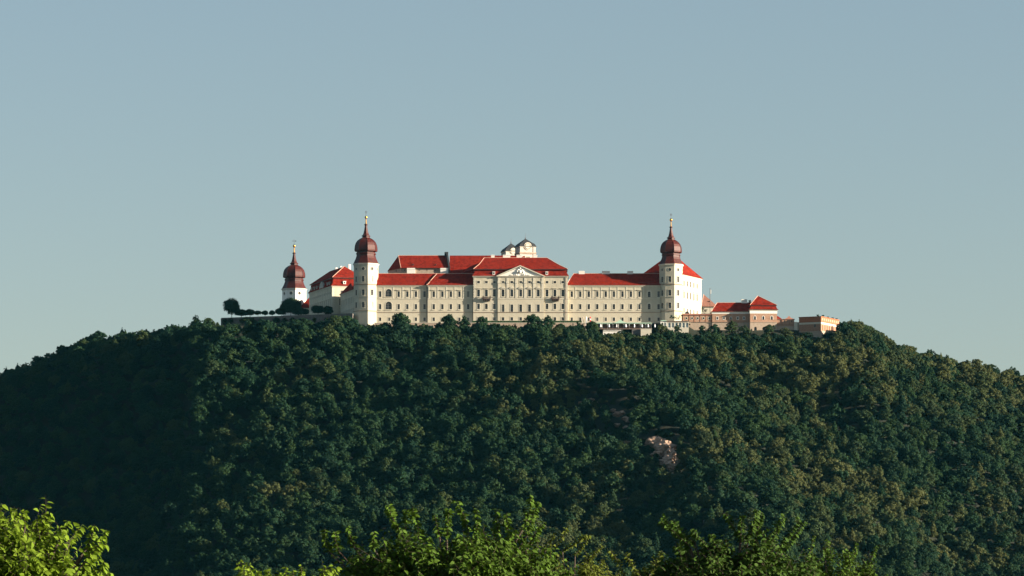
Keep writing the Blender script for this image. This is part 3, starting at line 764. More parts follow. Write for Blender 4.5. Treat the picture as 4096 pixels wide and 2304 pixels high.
# ------------------------------------------------------------------ right corner block
ze = PZ(1100, 2503)
wr = []
for c_ in range(5):
    s = 2.7 + c_*5.2
    for (ya, yb) in ((1122, 1143), (1166, 1193), (1232, 1249)):
        wr.append(dict(s=s, za=PZ(yb+4, 2512), zb=PZ(ya+4, 2512), w=1.7, trim=CREAM, glass=GLASS, joinery=CREAM, bars=(1, 3), hood='flat' if ya == 1166 else None))
cb = rot_block('corner_block', 'tall block with brilliant sunlit side wall and bright red hip roof behind the right tower', 'palace wing', PX(2729, 2503)-25*math.cos(R(23.5)), 2503+25*math.sin(R(23.5)), -23.5, 25, 30.5, ze,
               wins_r=wr, mats=[TRIM, TRIM])
m = MB()
for c_ in range(6): m.box(24.9, 25.12, .1+c_*5.2-.25 if c_ else .05, .1+c_*5.2+.35, PZ(1250, 2512), ze-.41)
m.build('lisene', TRIM, cb)
m = MB(); m.box(24.9, 25.2, -.05, 30.55, PZ(1208, 2512), PZ(1205, 2512)); m.build('string_course', TRIM, cb)
hip_roof(cb, 0, 25, 0, 30.5, ze+.29, PZ(1012, 2522), 12.3, 12.3, over=.9, flare=False, capl=False)

# ------------------------------------------------------------------ left: link wing and garden block
zl = PZ(1160, 2506)
Ll = math.hypot(9.4, 35); thl = math.degrees(math.atan2(9.4, 35))
wl_ = []
for k in range(8):
    s = Ll-3.0-k*4.3
    wl_ += [dict(s=s, za=zl-7.0, zb=zl-3.4, w=1.4), dict(s=s, za=zl-12.6, zb=zl-10.0, w=1.4, sill=False)]
linkw = rot_block('link_wing', 'shaded low wing with dark roof linking the left tower to the garden block', 'palace wing', -90.2, 2505, thl, 11, Ll, zl, wins_l=wl_)
hip_roof(linkw, 0, 11, 0, Ll, zl+.29, zl+5.6, 2, 5.3, capl=False)
gx, gy_ = PX(1328.7, 2541), 2541.0
zg = PZ(1144.5, 2541); DG = 52.0
wg = []
for k in range(11):
    s = DG-3.2-k*4.5
    wg += [dict(s=s, za=zg-4.3, zb=zg-2.9, w=1.3, sill=False), dict(s=s, za=zg-11.5, zb=zg-6.8, w=1.6, kind='arch' if 2 < k < 8 else 'rect'), dict(s=s, za=zg-16.8, zb=zg-14.0, w=1.4, sill=False)]
wf = [dict(s=5.9, za=zg-4.4, zb=zg-2.4, w=1.5, sill=False), dict(s=5.0, za=zg-11, zb=zg-7, w=1.4)]
gb_ = rot_block('garden_block', 'long mansard roofed block with sunlit red gable end behind the left tower', 'palace wing', gx, gy_, 17.5, 20, DG, zg, wins_f=wf, wins_l=wg)
m = MB(); z = BASE; k = 0
while z < zg-.9:
    m.box(-.1, 1.5 if k % 2 else 1.1, -.1, .02, z, z+.62); m.box(-.1, .02, .03, 1.5 if k % 2 else 1.1, z, z+.62); z += .75; k += 1
m.build('quoin', TRIM, gb_)
zgl = PZ(1112, 2543)
lo = inset_loft(gb_, [(-.8, 20.8, -.8, DG+.8, zg+.3), (0, 20, 0, DG, zg+1.2), (.6, 19.4, .6, DG-.6, zg+2.6), (.9, 19.1, .9, DG-.9, zgl)], 'lower_roof')
ur = [(.2, 19.8, .2, DG-.2, zgl+.2), (.22, 19.78, .22, DG-.22, zgl+.4), (9.97, 10.03, 10, DG-10, PZ(1067, 2556))]
upg = inset_loft(gb_, ur, 'upper_roof')
caps([[rect(*ur[1])[0], rect(*ur[2])[0]], [rect(*ur[1])[1], rect(*ur[2])[1]]], upg)
m = MB(); m.box(.1, 19.9, .1, DG-.1, zgl-.12, zgl+.19); m.build('eave_shade_strip', IRON, gb_)  # dark band in place of the shade below the upper roof
m = MB(); m.box(6.6, 8.2, -.35, 1.4, zg+1.4, zg+2.9); m.box(6.4, 8.4, -.45, 1.5, zg+2.9, zg+3.1); dm = m.build('dormer', WHITE, lo)
m = MB(); m.quad((7.0, -.36, zg+1.7), (7.8, -.36, zg+1.7), (7.8, -.36, zg+2.7), (7.0, -.36, zg+2.7)); m.build('pane', GLASS, dm)
for yy in (6, 10.5, 34, 40, 46):
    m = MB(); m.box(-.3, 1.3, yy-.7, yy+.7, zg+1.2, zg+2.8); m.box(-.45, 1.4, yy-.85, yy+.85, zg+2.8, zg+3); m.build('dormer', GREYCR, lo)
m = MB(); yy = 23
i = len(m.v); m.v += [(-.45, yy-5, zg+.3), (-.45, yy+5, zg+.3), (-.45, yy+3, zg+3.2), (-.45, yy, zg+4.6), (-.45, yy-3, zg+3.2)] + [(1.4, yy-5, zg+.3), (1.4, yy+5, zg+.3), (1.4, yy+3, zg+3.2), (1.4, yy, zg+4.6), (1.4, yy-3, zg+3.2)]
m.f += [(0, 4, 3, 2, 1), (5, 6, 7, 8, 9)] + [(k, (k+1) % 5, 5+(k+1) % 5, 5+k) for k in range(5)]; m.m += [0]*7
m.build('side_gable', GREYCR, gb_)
zt_ = PZ(1067, 2556)
for (cx_, cy_, w_, h_) in ((13.6, 11, 1.6, 1.4), (10.1, 17, 1.3, .8), (10.0, 27, 1.5, .8)):
    chimney(upg, cx_-w_/2, cx_+w_/2, zt_-1.8, zt_+h_, cy_, 1.2)
# low roofed range between the garden block and the far tower
lr = thing('outbuilding', 'low building with dark red roof left of the garden block', 'building', (PX(1199, 2600), 2600, 0), 0)
mb = MB(); mb.box(0, 9, 0, 12, 198, PZ(1232, 2600)); mb.build('wall', CREAM, lr)
mb = MB(); za_, zb_ = PZ(1232, 2600), PZ(1188, 2604)
mb.poly([(-.6, -.6, za_), (9.5, -.6, za_), (9.5, 6, zb_), (5.5, 6, zb_)]); mb.poly([(9.5, 12.6, za_), (-.6, 12.6, za_), (5.5, 6, zb_), (9.5, 6, zb_)]); mb.poly([(-.6, 12.6, za_), (-.6, -.6, za_), (5.5, 6, zb_)]); mb.poly([(9.5, -.6, za_), (9.5, 12.6, za_), (9.5, 6, zb_)]); mb.poly([(-.6, -.6, za_), (-.6, 12.6, za_), (9.5, 12.6, za_), (9.5, -.6, za_)])
mb.build('roof', ROOF, lr)

# ------------------------------------------------------------------ garden terrace and its wall
gz = 206.1
gt0, gt1 = (-90.6, 2496.0), (-167.6, 2528.0)
mb = MB(); mb.prism([gt1, gt0, (-88, 2640), (-167.6, 2640)], gz-.6, gz); struct(mb.build('garden_ground', GRAVEL))
tw = thing('terrace_wall', 'long stone retaining wall of the garden terrace left of the towers', 'wall', (gt1[0], gt1[1], 0), math.atan2(gt0[1]-gt1[1], gt0[0]-gt1[0]))
LW = math.hypot(gt0[0]-gt1[0], gt0[1]-gt1[1])
mb = MB(); mb.box(0, LW, -.8, .0, 188, gz-1.0); mb.build('wall', STONE, tw)
mb = MB(); mb.box(-.15, LW+.1, -1.0, .1, gz-1.0, gz-.75); mb.box(0, LW, -.75, -.3, gz-.75, gz+.05); mb.box(-.1, LW+.05, -.85, -.2, gz+.05, gz+.22); mb.build('parapet', STONE, tw)
mb = MB(); mb.box(-.75, .0, 0.02, 40, 188, gz-.05); mb.build('return_wall', STONE, tw)

# ------------------------------------------------------------------ front terrace, hedge, retaining walls
mb = MB(); mb.prism([(PX(1500), 2488.5), (PX(2345), 2488.5), (PX(2345), 2486), (PX(2760), 2486), (PX(2760), 2500), (PX(1500), 2500)], 199.9, 200.25); struct(mb.build('terrace_ground', GRAVEL))
fw_ = thing('retaining_wall', 'rough stone retaining wall below the hedge of the pediment pavilion', 'wall', (PX(1500), 2488, 0))
mb = MB(); mb.box(0, PX(2345)-PX(1500), 0, .6, 184, 200.2); mb.build('wall', PINKL, fw_)
mb = MB(); mb.box(-.05, PX(2345)-PX(1500)+.05, -.12, .7, 200.2, 200.4); mb.build('coping', TRIM, fw_)
rng = random.Random(5)
def hedge(px0, px1, Y, z0, z1, label):
    mb = MB(); x0, x1 = PX(px0, Y), PX(px1, Y); n = int((x1-x0)/.5)
    top = [[] for _ in range(2)]
    rings = []
    for k in range(n+1):
        x = x0+(x1-x0)*k/n; j = lambda: rng.uniform(-.08, .08)
        rings.append([(x, Y-.5+j(), z0), (x, Y+.5+j(), z0), (x, Y+.5+j(), z1+j()), (x, Y+j(), z1+.06+j()), (x, Y-.5+j(), z1+j())])
    mb.loft(rings)
    o = mb.build('hedge', HEDGE); tag(o, label, 'hedge')
hedge(1888, 2327, 2489.6, 200.25, 201.55, 'long clipped dark hedge in front of the pediment pavilion')
for (p0, p1, Y, za, zb, lb) in ((2226, 2345, 2483, 1345, 1291, 'reddish stone retaining wall half hidden by trees left of the flagpoles'),
                                (2110, 2180, 2484.5, 1330, 1300, 'low pale stone wall behind trees below the pediment pavilion')):
    t = thing('stone_wall', lb, 'wall', (PX(p0, Y), Y, 0)); mb = MB(); x = 0; Wd = PX(p1, Y)-PX(p0, Y)
    while x < Wd:
        w = rng.uniform(.8, 2.0); mb.box(x, min(x+w, Wd), rng.uniform(-.2, 0), 1, PZ(za, Y)-3, PZ(zb, Y)+rng.uniform(-.5, .1)); x += w+.01
    mb.build('wall', PINKL, t)

# ------------------------------------------------------------------ restaurant terrace with green roof
YR = 2483.0; rx0, rx1 = PX(2385, YR), PX(2606, YR); WR_ = rx1-rx0
rt = thing('terrace_pavilion', 'open terrace pavilion with long pale green roof and central tent peak', 'pavilion', (rx0, YR, 0))
zf = PZ(1314.5, YR); zr0 = PZ(1295, YR)
m = MB(); m.box(-.3, WR_+.3, -1.2, 5, zf-.35, zf); m.build('deck', DARKTRIM, rt)
m = MB(); m.box(0, WR_, 4.4, 4.9, zf, zr0); m.build('back_wall', STONE, rt)
m = MB(); m.box(-.2, WR_+.2, -.5, 5.4, zr0, zr0+.18)
m.loft([rect(-.4, WR_+.4, -.6, 5.5, zr0+.18), rect(.4, WR_-.4, 2.4, 2.5, PZ(1289, YR))]); roof_ = m.build('roof', GREENROOF, rt)
cxm = PX(2481.5, YR)-rx0; m = MB()
rr = lambda s, z: rect(cxm-s, cxm+s, 2.4-s*.75, 2.4+s*.75, z)
m.loft([rr(4.3, zr0+.25), rr(3.0, zr0+.7), rr(1.5, zr0+1.5), rr(.06, PZ(1277, YR))]); m.build('tent_peak', GREENROOF, rt)
for k in range(11):
    x = .2+k*(WR_-.4)/10; m = MB(); m.box(x-.12, x+.12, -.45, -.2, zf, zr0); m.build('post', WHITE, rt)
m = MB(); m.box(0, WR_, -1.1, -1.02, zf+.9, zf+1.0)
k = 0
while k*.25 < WR_: m.box(k*.25, k*.25+.05, -1.09, -1.04, zf, zf+.9); k += 1
m.build('railing', IRON, rt)
GP = 'folded white parasols on the restaurant terrace'
for j, (p, w) in enumerate(((2402, .8), (2436, .7), (2466, .55), (2503, .9), (2537, .6), (2567.5, .75), (2592, .7), (2619, .7))):
    t = thing('folded_parasol', ('leftmost', 'second', 'third', 'fourth', 'fifth', 'sixth', 'seventh', 'rightmost')[j]+' folded white parasol from the left on the green roofed terrace', 'parasol', (PX(p, YR), YR-.9, zf), 0, GP)
    m = MB(); m.tube([(0, 0, 0), (0, 0, 2.7)], [.04, .03], 6); m.build('pole', IRON, t)
    m = MB(); m.lathe([(w*.62, .75), (w*.68, .9), (w*.55, 1.6), (w*.4, 2.2), (.05, 2.6)], 8); m.build('canopy', WHITEC, t)
m = MB(); t = thing('balustrade', 'pale stone balustrade below the green roofed terrace', 'balustrade', (PX(2412, 2479), 2479, 0))
LB = PX(2492, 2479)-PX(2412, 2479); z0 = PZ(1327, 2479); m = MB(); m.box(0, LB, -.15, .15, z0+.85, z0+1.05); m.box(0, LB, -.2, .2, z0-1.8, z0); m.build('rail', WHITE, t)
for k in range(19):
    m = MB(); x = .2+k*(LB-.4)/18; m.lathe([(.1, z0), (.15, z0+.3), (.07, z0+.6), (.12, z0+.85)], 6, x, 0); m.build('baluster', WHITE, t)
t = thing('terrace_parapet', 'short sunlit cream parapet wall right of the balustrade', 'wall', (PX(2563, 2480), 2480, 0)); Wd = PX(2606, 2480)-PX(2563, 2480)
m = MB(); m.box(0, Wd, 0, .5, 187, PZ(1316, 2480)); m.box(-.1, Wd+.1, -.1, .6, PZ(1316, 2480), PZ(1314.6, 2480)); m.build('wall', TRIM, t)
t = thing('terrace_parapet', 'grey shaded wall under the terrace deck between balustrade and cream parapet', 'wall', (PX(2528, 2481), 2481, 0)); Wd = PX(2562, 2481)-PX(2528, 2481)
m = MB(); m.box(0, Wd, 0, .5, 187, PZ(1317.5, 2481)); m.build('wall', STONE, t)
# glazed veranda
YV = 2484.0; vx0, vx1 = PX(2667.7, YV), PX(2755, YV); WV = vx1-vx0; zt = PZ(1286, YV)
vr = thing('veranda', 'glazed cream veranda with six large pale windows below the right tower', 'veranda', (vx0, YV, 0))
m = MB(); facade(m, vr, (0, 0), (WV, 0), 187, zt, [dict(s=PX(p, YV)-vx0, za=PZ(1310, YV), zb=PZ(1290.5, YV), w=1.5, sill=False, surround=.0, glass=GLASSL, joinery=WHITE, bars=(0, 1)) for p in (2677, 2690.8, 2705.7, 2719.3, 2733.7, 2747.8)])
wall(m, (WV, 0), (WV, 6), 187, zt); wall(m, (0, 6), (0, 0), 187, zt); m.build('wall', TRIM, vr)
m = MB(); m.box(-.3, WV+.4, -.4, 6.2, zt, zt+.3); m.build('roof', DARKTRIM, vr)
ar = thing('arched_porch', 'small white porch with scalloped arches left of the glazed veranda', 'porch', (PX(2642, YV), YV, 0)); WA = PX(2667, YV)-PX(2642, YV)
m = MB(); wall(m, (0, 0), (WA, 0), 187, PZ(1284, YV), [(WA*.28, PZ(1311, YV), PZ(1290, YV), 1.2, 'arch'), (WA*.72, PZ(1311, YV), PZ(1290, YV), 1.2, 'arch')]); wall(m, (0, 5), (0, 0), 187, PZ(1284, YV)); m.build('wall', WHITE, ar)
m = MB(); m.box(.1, WA-.1, .6, .8, 187, PZ(1286, YV)); m.build('glass_screen', GLASSL, ar)
m = MB(); m.loft([rect(-.3, WA+.3, -.4, 5, PZ(1284, YV)), rect(.5, WA-.5, .6, 4, PZ(1281, YV)), rect(WA/2-.3, WA/2+.3, 2, 2.6, PZ(1279, YV))]); m.build('roof', GREENROOF, ar)
t = thing('terrace_railing', 'thin metal railing on the terrace edge in front of the right tower', 'railing', (PX(2606, 2486), 2486, 200.25)); Lr = PX(2752, 2486)-PX(2606, 2486)
m = MB(); m.box(0, Lr, 0, .05, 1.0, 1.06); m.box(0, Lr, 0, .05, .5, .54); m.build('rail', IRON, t)
for k in range(14): m = MB(); x = k*(Lr-.06)/13; m.box(x, x+.06, 0.055, .11, 0, 1.05); m.build('post', IRON, t)

# flags
def flag(px, label, kind):
    Y = 2482.0; t = thing('flagpole', label, 'flag', (PX(px, Y), Y, 0), 0, 'flags beside the restaurant terrace')
    zt = PZ(1266, Y); m = MB(); m.tube([(0, 0, 190), (0, 0, zt)], [.1, .06], 6); m.lathe([(.02, zt), (.12, zt+.1), (.02, zt+.22)], 6); m.build('pole', WHITE, t)
    def strip(y0, y1, x0, x1, mat, nm):
        mb = MB(); n = 8
        for k in range(n):
            for s in range(4):
                A = lambda u, v: (x0+(x1-x0)*u, .12*math.sin(u*5+v*3), y0+(y1-y0)*v)
                mb.quad(A(s/4, k/n), A((s+1)/4, k/n), A((s+1)/4, (k+1)/n), A(s/4, (k+1)/n))
        mb.build(nm, mat, t)
    z1 = zt-.15; z0 = PZ(1287, Y)
    if kind == 'rwr':
        w = .85; h = (z1-z0)
        strip(z0, z0+h*.33, .08, w, RED, 'red_stripe'); strip(z0+h*.33, z0+h*.6, .08, w, WHITEC, 'white_stripe'); strip(z0+h*.6, z1, .08, w, RED, 'red_stripe')
    else: strip(PZ(1292, Y) if kind == 'white' else z0, z1, .08, .7, WHITEC if kind == 'white' else PINKL, 'cloth')
flag(2343, 'white hanging flag, middle of the three flagpoles', 'white')
flag(2357.5, 'red and white hanging flag, rightmost of the three flagpoles', 'rwr')
flag(2330, 'pale pink hanging flag, leftmost of the three flagpoles', 'pale')

# ------------------------------------------------------------------ pink buildings on the right
def strut_band(parent, W, z0, z1, out, mat, name, D=None):
    m = MB(); m.box(-out, W+out, -out, (D or .6)+(out if D else 0), z0, z1); m.build(name, mat, parent)
YL = 2499.0
lx0, lx1 = PX(2731, YL), PX(2849, YL); WL_ = lx1-lx0; zt = PZ(1260, YL)
t = thing('gallery_wall', 'pink wall with a row of five round windows right of the white block', 'wall', (lx0, YL, 0))
m = MB(); facade(m, t, (0, 0), (WL_, 0), 186, zt, [dict(s=PX(p, YL)-lx0, za=PZ(1277, YL), zb=PZ(1268.8, YL), w=PZ(1268.8, YL)-PZ(1277, YL), kind='round', surround=.28, sill=False, bars=(0, 0)) for p in (2745.7, 2768.4, 2790.7, 2814, 2837)], 0, [(PZ(1288.5, YL), 1)])
wall(m, (WL_, 3), (0, 3), 186, zt); m.build('wall', [PINK, PINKL], t)
m = MB(); m.box(-.2, WL_+.2, -.4, 3.4, zt, zt+.25); m.loft([rect(-.2, WL_+.2, -.4, 3.4, zt+.25), rect(-.2, WL_+.2, 1.45, 1.55, zt+.9)]); m.build('roof', ROOFO, t)
m = MB(); m.box(0, WL_, -.25, .1, PZ(1289.5, YL), PZ(1287.5, YL)); m.build('ledge', DARKTRIM, t)
for p in (2756.6, 2777, 2800, 2822.5, 2844.5):
    m = MB(); s = PX(p, YL)-lx0; m.box(s-.12, s+.12, -.1, .03, PZ(1287.4, YL), zt-.003); m.build('lisene', RUSTY, t)
# grey pointed roof and foreground bay at the white block's foot
m = MB(); t = thing('garden_kiosk', 'small slate pointed roof poking above the pink round windowed wall', 'kiosk', (PX(2750, 2503), 2503, 0)); m.box(-1.2, 1.2, -1, 1, 199, PZ(1261, 2503)); m.build('wall', WHITE, t)
m = MB(); m.loft([rect(-1.8, 1.8, -1.6, 1.6, PZ(1261, 2503)), rect(-.05, .05, -.05, .05, PZ(1243, 2503))]); m.build('roof', SLATE, t)

YW = 2498.5; x0 = PX(2849, YW); x1 = PX(3004, YW); W = x1-x0; ze = PZ(1248, YW)
t = thing('low_wing', 'low pink wing with red hip roof and small square windows left of the pink pavilion', 'building', (x0, YW, 0), 0, 'pink buildings on the right shoulder')
m = MB(); ws = [dict(s=PX(p, YW)-x0, za=PZ(1277.6, YW), zb=PZ(1268, YW), w=1.0, trim=WHITE, bars=(1, 1), surround=.22, sill=False, kind='arch' if p == 2923.4 else 'rect') for p in (2869.8, 2896, 2923.4, 2951, 2976)]
facade(m, t, (0, 0), (W, 0), 184, ze, ws, 0, [(PZ(1288.5, YW), 1)])
wall(m, (W, 0), (W, 12), 184, ze); wall(m, (W, 12), (0, 12), 184, ze); wall(m, (0, 12), (0, 0), 184, ze); m.build('wall', [PINK, PINKL], t)
strut_band(t, W, ze-1.05, ze, .12, WHITE, 'frieze', 12); strut_band(t, W, ze, ze+.22, .4, TRIM, 'cornice', 12)
m = MB(); m.box(0, W, -.25, .1, PZ(1289.5, YW), PZ(1287.5, YW)); m.build('ledge', DARKTRIM, t)
r_ = hip_roof(t, 0, W, 0, 12, ze+.23, PZ(1210.5, YW+6), 3.1, 0)
chimney(r_, PX(2966.5, YW)-x0, PX(2991.8, YW)-x0, PZ(1214, YW+6), PZ(1197, YW+6), 5.6); chimney(r_, PX(2996, YW)-x0, PX(3007, YW)-x0, PZ(1214, YW+6), PZ(1200, YW+6), 6.2, 1, PINKL)
vents(r_, [(2930, 1240, 1)], x0)

YQ = 2495.5; th_ = 5.0; x0 = PX(3000.5, YQ); W = (PX(3108.5, YQ)-x0)/math.cos(R(th_)); ze = PZ(1240, YQ); D = 13.5
ws = [dict(s=PX(p, YQ)-x0, za=PZ(1278, YQ), zb=PZ(1264, YQ), w=1.15, trim=WHITE, kind='arch', surround=.25, sill=False, bars=(1, 1)) for p in (3019.8, 3053.8, 3088)]
ws += [dict(s=PX(p, YQ)-x0, za=PZ(1324, YQ), zb=PZ(1307, YQ), w=1.5, surround=0, sill=False, kind='arch', bars=(0, 0)) for p in (3022, 3056)]
t = rot_block('pink_pavilion', 'square pink pavilion with white frieze and two tier pyramid roof', 'building', x0, YQ, th_, W, D, ze, wins_f=ws, mats=[PINK, PINKL], base=180, group='pink buildings on the right shoulder', bands=[(PZ(1289, YQ), 1)], cmat=TRIM)
m = MB(); m.box(-.14, W+.14, -.14, D+.14, PZ(1254, YQ), ze-.42); m.build('frieze', WHITE, t)
m = MB(); m.box(-.1, W+.1, -.2, .1, PZ(1289.5, YQ), PZ(1287.5, YQ)); m.build('ledge', PINKL, t)
zlo = PZ(1224, YQ+.8); lo = inset_loft(t, [(-.8, W+.8, -.8, D+.8, ze+.29), (-.1, W+.1, -.1, D+.1, ze+.8), (.5, W-.5, .5, D-.5, zlo)], 'lower_roof')
zu = PZ(1220.5, YQ); m = MB(); m.box(.2, W-.2, .2, D-.2, zlo, zu-.02); m.build('eave_shade_strip', IRON, t)  # dark filler, shade between the two roof tiers put into its colour
apx = PX(3036.3, YQ+6)-x0
u2 = [rect(-.05, W+.05, -.05, D+.05, zu), rect(-.03, W+.03, -.03, D+.03, zu+.2), rect(W*.3, W*.62, D*.44, D*.56, PZ(1194, YQ+5)), [(apx-.1, D/2-.1, PZ(1183, YQ+6)), (apx+.1, D/2-.1, PZ(1183, YQ+6)), (apx+.1, D/2+.1, PZ(1183, YQ+6)), (apx-.1, D/2+.1, PZ(1183, YQ+6))]]
u2 = [u2[0], u2[1], u2[3]]
m = MB(); m.loft(u2); ro = m.build('upper_roof', ROOF, t); caps([[u2[1][0], u2[2][0]], [u2[1][1], u2[2][1]]], ro)
chimney(ro, PX(3101, YQ)-x0, PX(3114, YQ)-x0, PZ(1262, YQ), PZ(1227, YQ), 12, 1.2, WHITE)

YN = 2497.5; x0 = PX(3108, YN); W = PX(3177, YN)-x0; zt = PZ(1278, YN)
t = thing('annex', 'small pink annex with slit windows and pointed brown roof right of the pink pavilion', 'building', (x0, YN, 0), 0, 'pink buildings on the right shoulder')
m = MB(); facade(m, t, (0, 0), (W, 0), 182, zt, [dict(s=PX(p, YN)-x0, za=PZ(1289, YN), zb=PZ(1281, YN), w=.5, surround=0, sill=False, bars=(0, 0)) for p in (3121.8, 3138.6, 3151, 3167)], 0, [(PZ(1304, YN), 1)])
wall(m, (W, 0), (W, 9), 182, zt); wall(m, (W, 9), (0, 9), 182, zt); wall(m, (0, 9), (0, 0), 182, zt); m.build('wall', [PINK, PINKL], t)
m = MB(); m.box(-.1, W+.3, -.35, 9.3, zt, zt+.3); m.build('coping', ROOFO, t)
m = MB(); m.box(0, W, -.25, .1, PZ(1300.5, YN), PZ(1298.5, YN)); m.build('ledge', DARKTRIM, t)
for p in (3128, 3158): m = MB(); s = PX(p, YN)-x0; m.box(s-.1, s+.1, -.12, .03, PZ(1298, YN), zt-.003); m.build('lisene', RUSTY, t)
m = MB(); a_, b_ = PX(3138.6, YN)-x0, PX(3177, YN)-x0; m.loft([rect(a_, b_, 0, 6, zt+.31), rect((a_+b_)/2-1.1, (a_+b_)/2+.9, 2, 4, zt+1.2), rect((a_+b_)/2-.2, (a_+b_)/2-.1, 2.9, 3, PZ(1262, YN))]); m.build('roof', ROOFO, t)
YX = 2510.0; x0 = PX(3100, YX); t = thing('shed', 'orange roofed shed end just behind the pink annex', 'building', (x0, YX, 0)); W = PX(3128, YX)-x0
m = MB(); m.box(0, W-.6, 0, 5, 195, PZ(1276, YX)); m.build('wall', PINKL, t); m = MB(); m.loft([rect(-.3, W, -.4, 5.4, PZ(1276, YX)), rect(-.3, W-2.2, 2.4, 2.6, PZ(1263, YX))]); m.build('roof', ROOF, t)
# curved link wall
t = thing('curved_wall', 'pale curved wall between the pink annex and the brick bastion', 'wall', (PX(3176, 2497), 2497, 0)); m = MB()
for k in range(6):
    a0, a1 = k*.9, (k+1)*.9; yk = lambda a_: -.8*math.sin(a_/4.2*PI)*1.2 - .35*a_*.3
    zt0, zt1 = PZ(1287+k*.7, 2497), PZ(1287+(k+1)*.7, 2497)
    m.quad((a0*.75, yk(a0), 184), (a1*.75, yk(a1), 184), (a1*.75, yk(a1), zt1), (a0*.75, yk(a0), zt0)); m.quad((a0*.75, yk(a0), zt0), (a1*.75, yk(a1), zt1), (a1*.75, yk(a1)+6, zt1), (a0*.75, yk(a0)+6, zt0))
m.build('wall', TRIM, t)
# brick bastion
thb = -25.5; WB = 13.3; DB = 28.0; cx, cy = PX(3284, 2489), 2489.0
bx, by = cx-WB*math.cos(R(thb)), cy-WB*math.sin(R(thb))
ztop = PZ(1267, 2489); zpa = PZ(1286, 2489)
ws = [dict(s=2.6+k*3.45, za=PZ(1322, 2493), zb=PZ(1301, 2493), w=.6, trim=RUSTY, surround=.12, sill=False, bars=(0, 0)) for k in range(7)]
wl2 = [dict(s=9.5, za=PZ(1310, 2493), zb=PZ(1298, 2493), w=1.0, surround=0, sill=False, bars=(0, 0))]
bs = rot_block('bastion', 'square brick bastion with slit windows at the right end of the hilltop', 'bastion', bx, by, thb, WB, DB, ztop, wins_f=wl2, wins_r=ws, mats=[BRICK, PINKL], base=182, group=None, bands=[(PZ(1325, 2489), 1)], corn=False)
m = MB(); m.box(-.35, WB+.35, -.35, DB+.35, ztop-.05, ztop+.3); m.box(-.3, WB+.3, -.3, DB+.3, zpa-.25, zpa+.05); m.build('cornice', RUSTY, bs)
m = MB(); m.box(-.12, WB+.1, -.12, DB+.1, zpa+.06, ztop-.06); m.build('parapet', RUSTY, bs)
for k in range(9): m = MB(); m.box(WB+.09, WB+.2, 1+k*3.05, 2.9+k*3.05, zpa+.7, ztop-.6); m.build('parapet_panel', PINK, bs)
m = MB(); m.box(-.14, WB+.14, -.14, DB+.14, zpa-1.35, zpa-.26); m.build('frieze', TRIM, bs)
m = MB(); m.box(-.2, WB+.2, -.2, DB+.2, PZ(1326, 2489), PZ(1323.5, 2489)); m.build('ledge', PINKL, bs)

# house with old roof and antenna
YH = 2545.0; x0 = PX(2808, YH); t = thing('old_house', 'cream house with weathered brown hip roof right of the white block', 'building', (x0, YH, 0)); ze = PZ(1226, YH)
m = MB(); m.box(0, 8.6, 0, 10, 196, ze); m.build('wall', TRIM, t)
m = MB(); A = (PX(2816, YH)-x0, 5, PZ(1174, YH)); Z0 = ze-.02; E4 = [(-.5, -.7, Z0), (9.2, -.7, Z0), (9.2, 10.7, Z0), (-.5, 10.7, Z0)]
for k in range(4): m.poly([E4[k], E4[(k+1) % 4], A])
m.poly(E4[::-1]); r_ = m.build('roof', ROOFO, t); caps([[E4[0], A]], r_)
m = MB(); m.box(4.2, 4.6, 1.2, 2.2, ze+2.7, ze+3.4); m.build('roof_hatch', IRON, r_)
YM = 2542.0; t = thing('antenna_mast', 'thin antenna mast with white panel beside the brown hip roof', 'antenna', (PX(2840, YM), YM, 0)); m = MB(); m.tube([(0, 0, 197), (0, 0, PZ(1154, YM))], [.18, .12], 6)
m.box(-.5, .5, -.04, .04, PZ(1156, YM), PZ(1155, YM)); m.build('mast', IRON, t); m = MB(); m.box(.35, .7, -.15, .15, PZ(1175, YM), PZ(1159, YM)); m.build('panel_antenna', WHITE, t)
m = MB(); m.tube([(0, -.1, PZ(1165, YM)), (.5, -.1, PZ(1165, YM))], [.04, .04], 4); m.build('bracket', IRON, t)

# ------------------------------------------------------------------ rock outcrop
def boulder(mb_name, parent, c, r, seed, mat=ROCK):
    import bmesh
    bm = bmesh.new(); bmesh.ops.create_icosphere(bm, subdivisions=4, radius=1)
    for v in bm.verts:
        p = v.co.copy(); q = p*1.3+Vector((seed*7.1, seed*3.3, 0))
        f = 1+.42*mnoise.noise(q)+.2*mnoise.noise(q*2.7)+.09*mnoise.noise(q*7)
        # horizontal jointing
        f *= 1 - .07*(math.sin((p.z*r[2]+p.x*.6)*1.9+seed) > .8)
        v.co = Vector((p.x*r[0], p.y*r[1], p.z*r[2]))*f
    me = bpy.data.meshes.new(mb_name); bm.to_mesh(me); bm.free(); me.materials.append(mat)
    return link(mb_name, me, parent, c)
def at(px, py, Y): return Vector((PX(px, Y), Y, PZ(py, Y)))
def ray_y(px, py):
    Y = 2150.0
    while Y < 2560 and th(PX(px, Y), Y) < PZ(py, Y): Y += 1.0
    return Y
ROCKS = []
def outcrop(label, px, py, items, seed):
    Y0 = ray_y(px, py); rk = thing('rock_outcrop', label, 'rock', tuple(at(px, py, Y0)))
    for j, (bx_, by_, r_) in enumerate(items):
        Yb_ = ray_y(bx_, by_+8); r_ = tuple(q*1.15 for q in r_); p = at(bx_, by_, Yb_+r_[1]*.3); ROCKS.append((p.x, p.y, r_[0]))
        boulder('boulder', rk, tuple(p-rk.location), r_, j+seed)
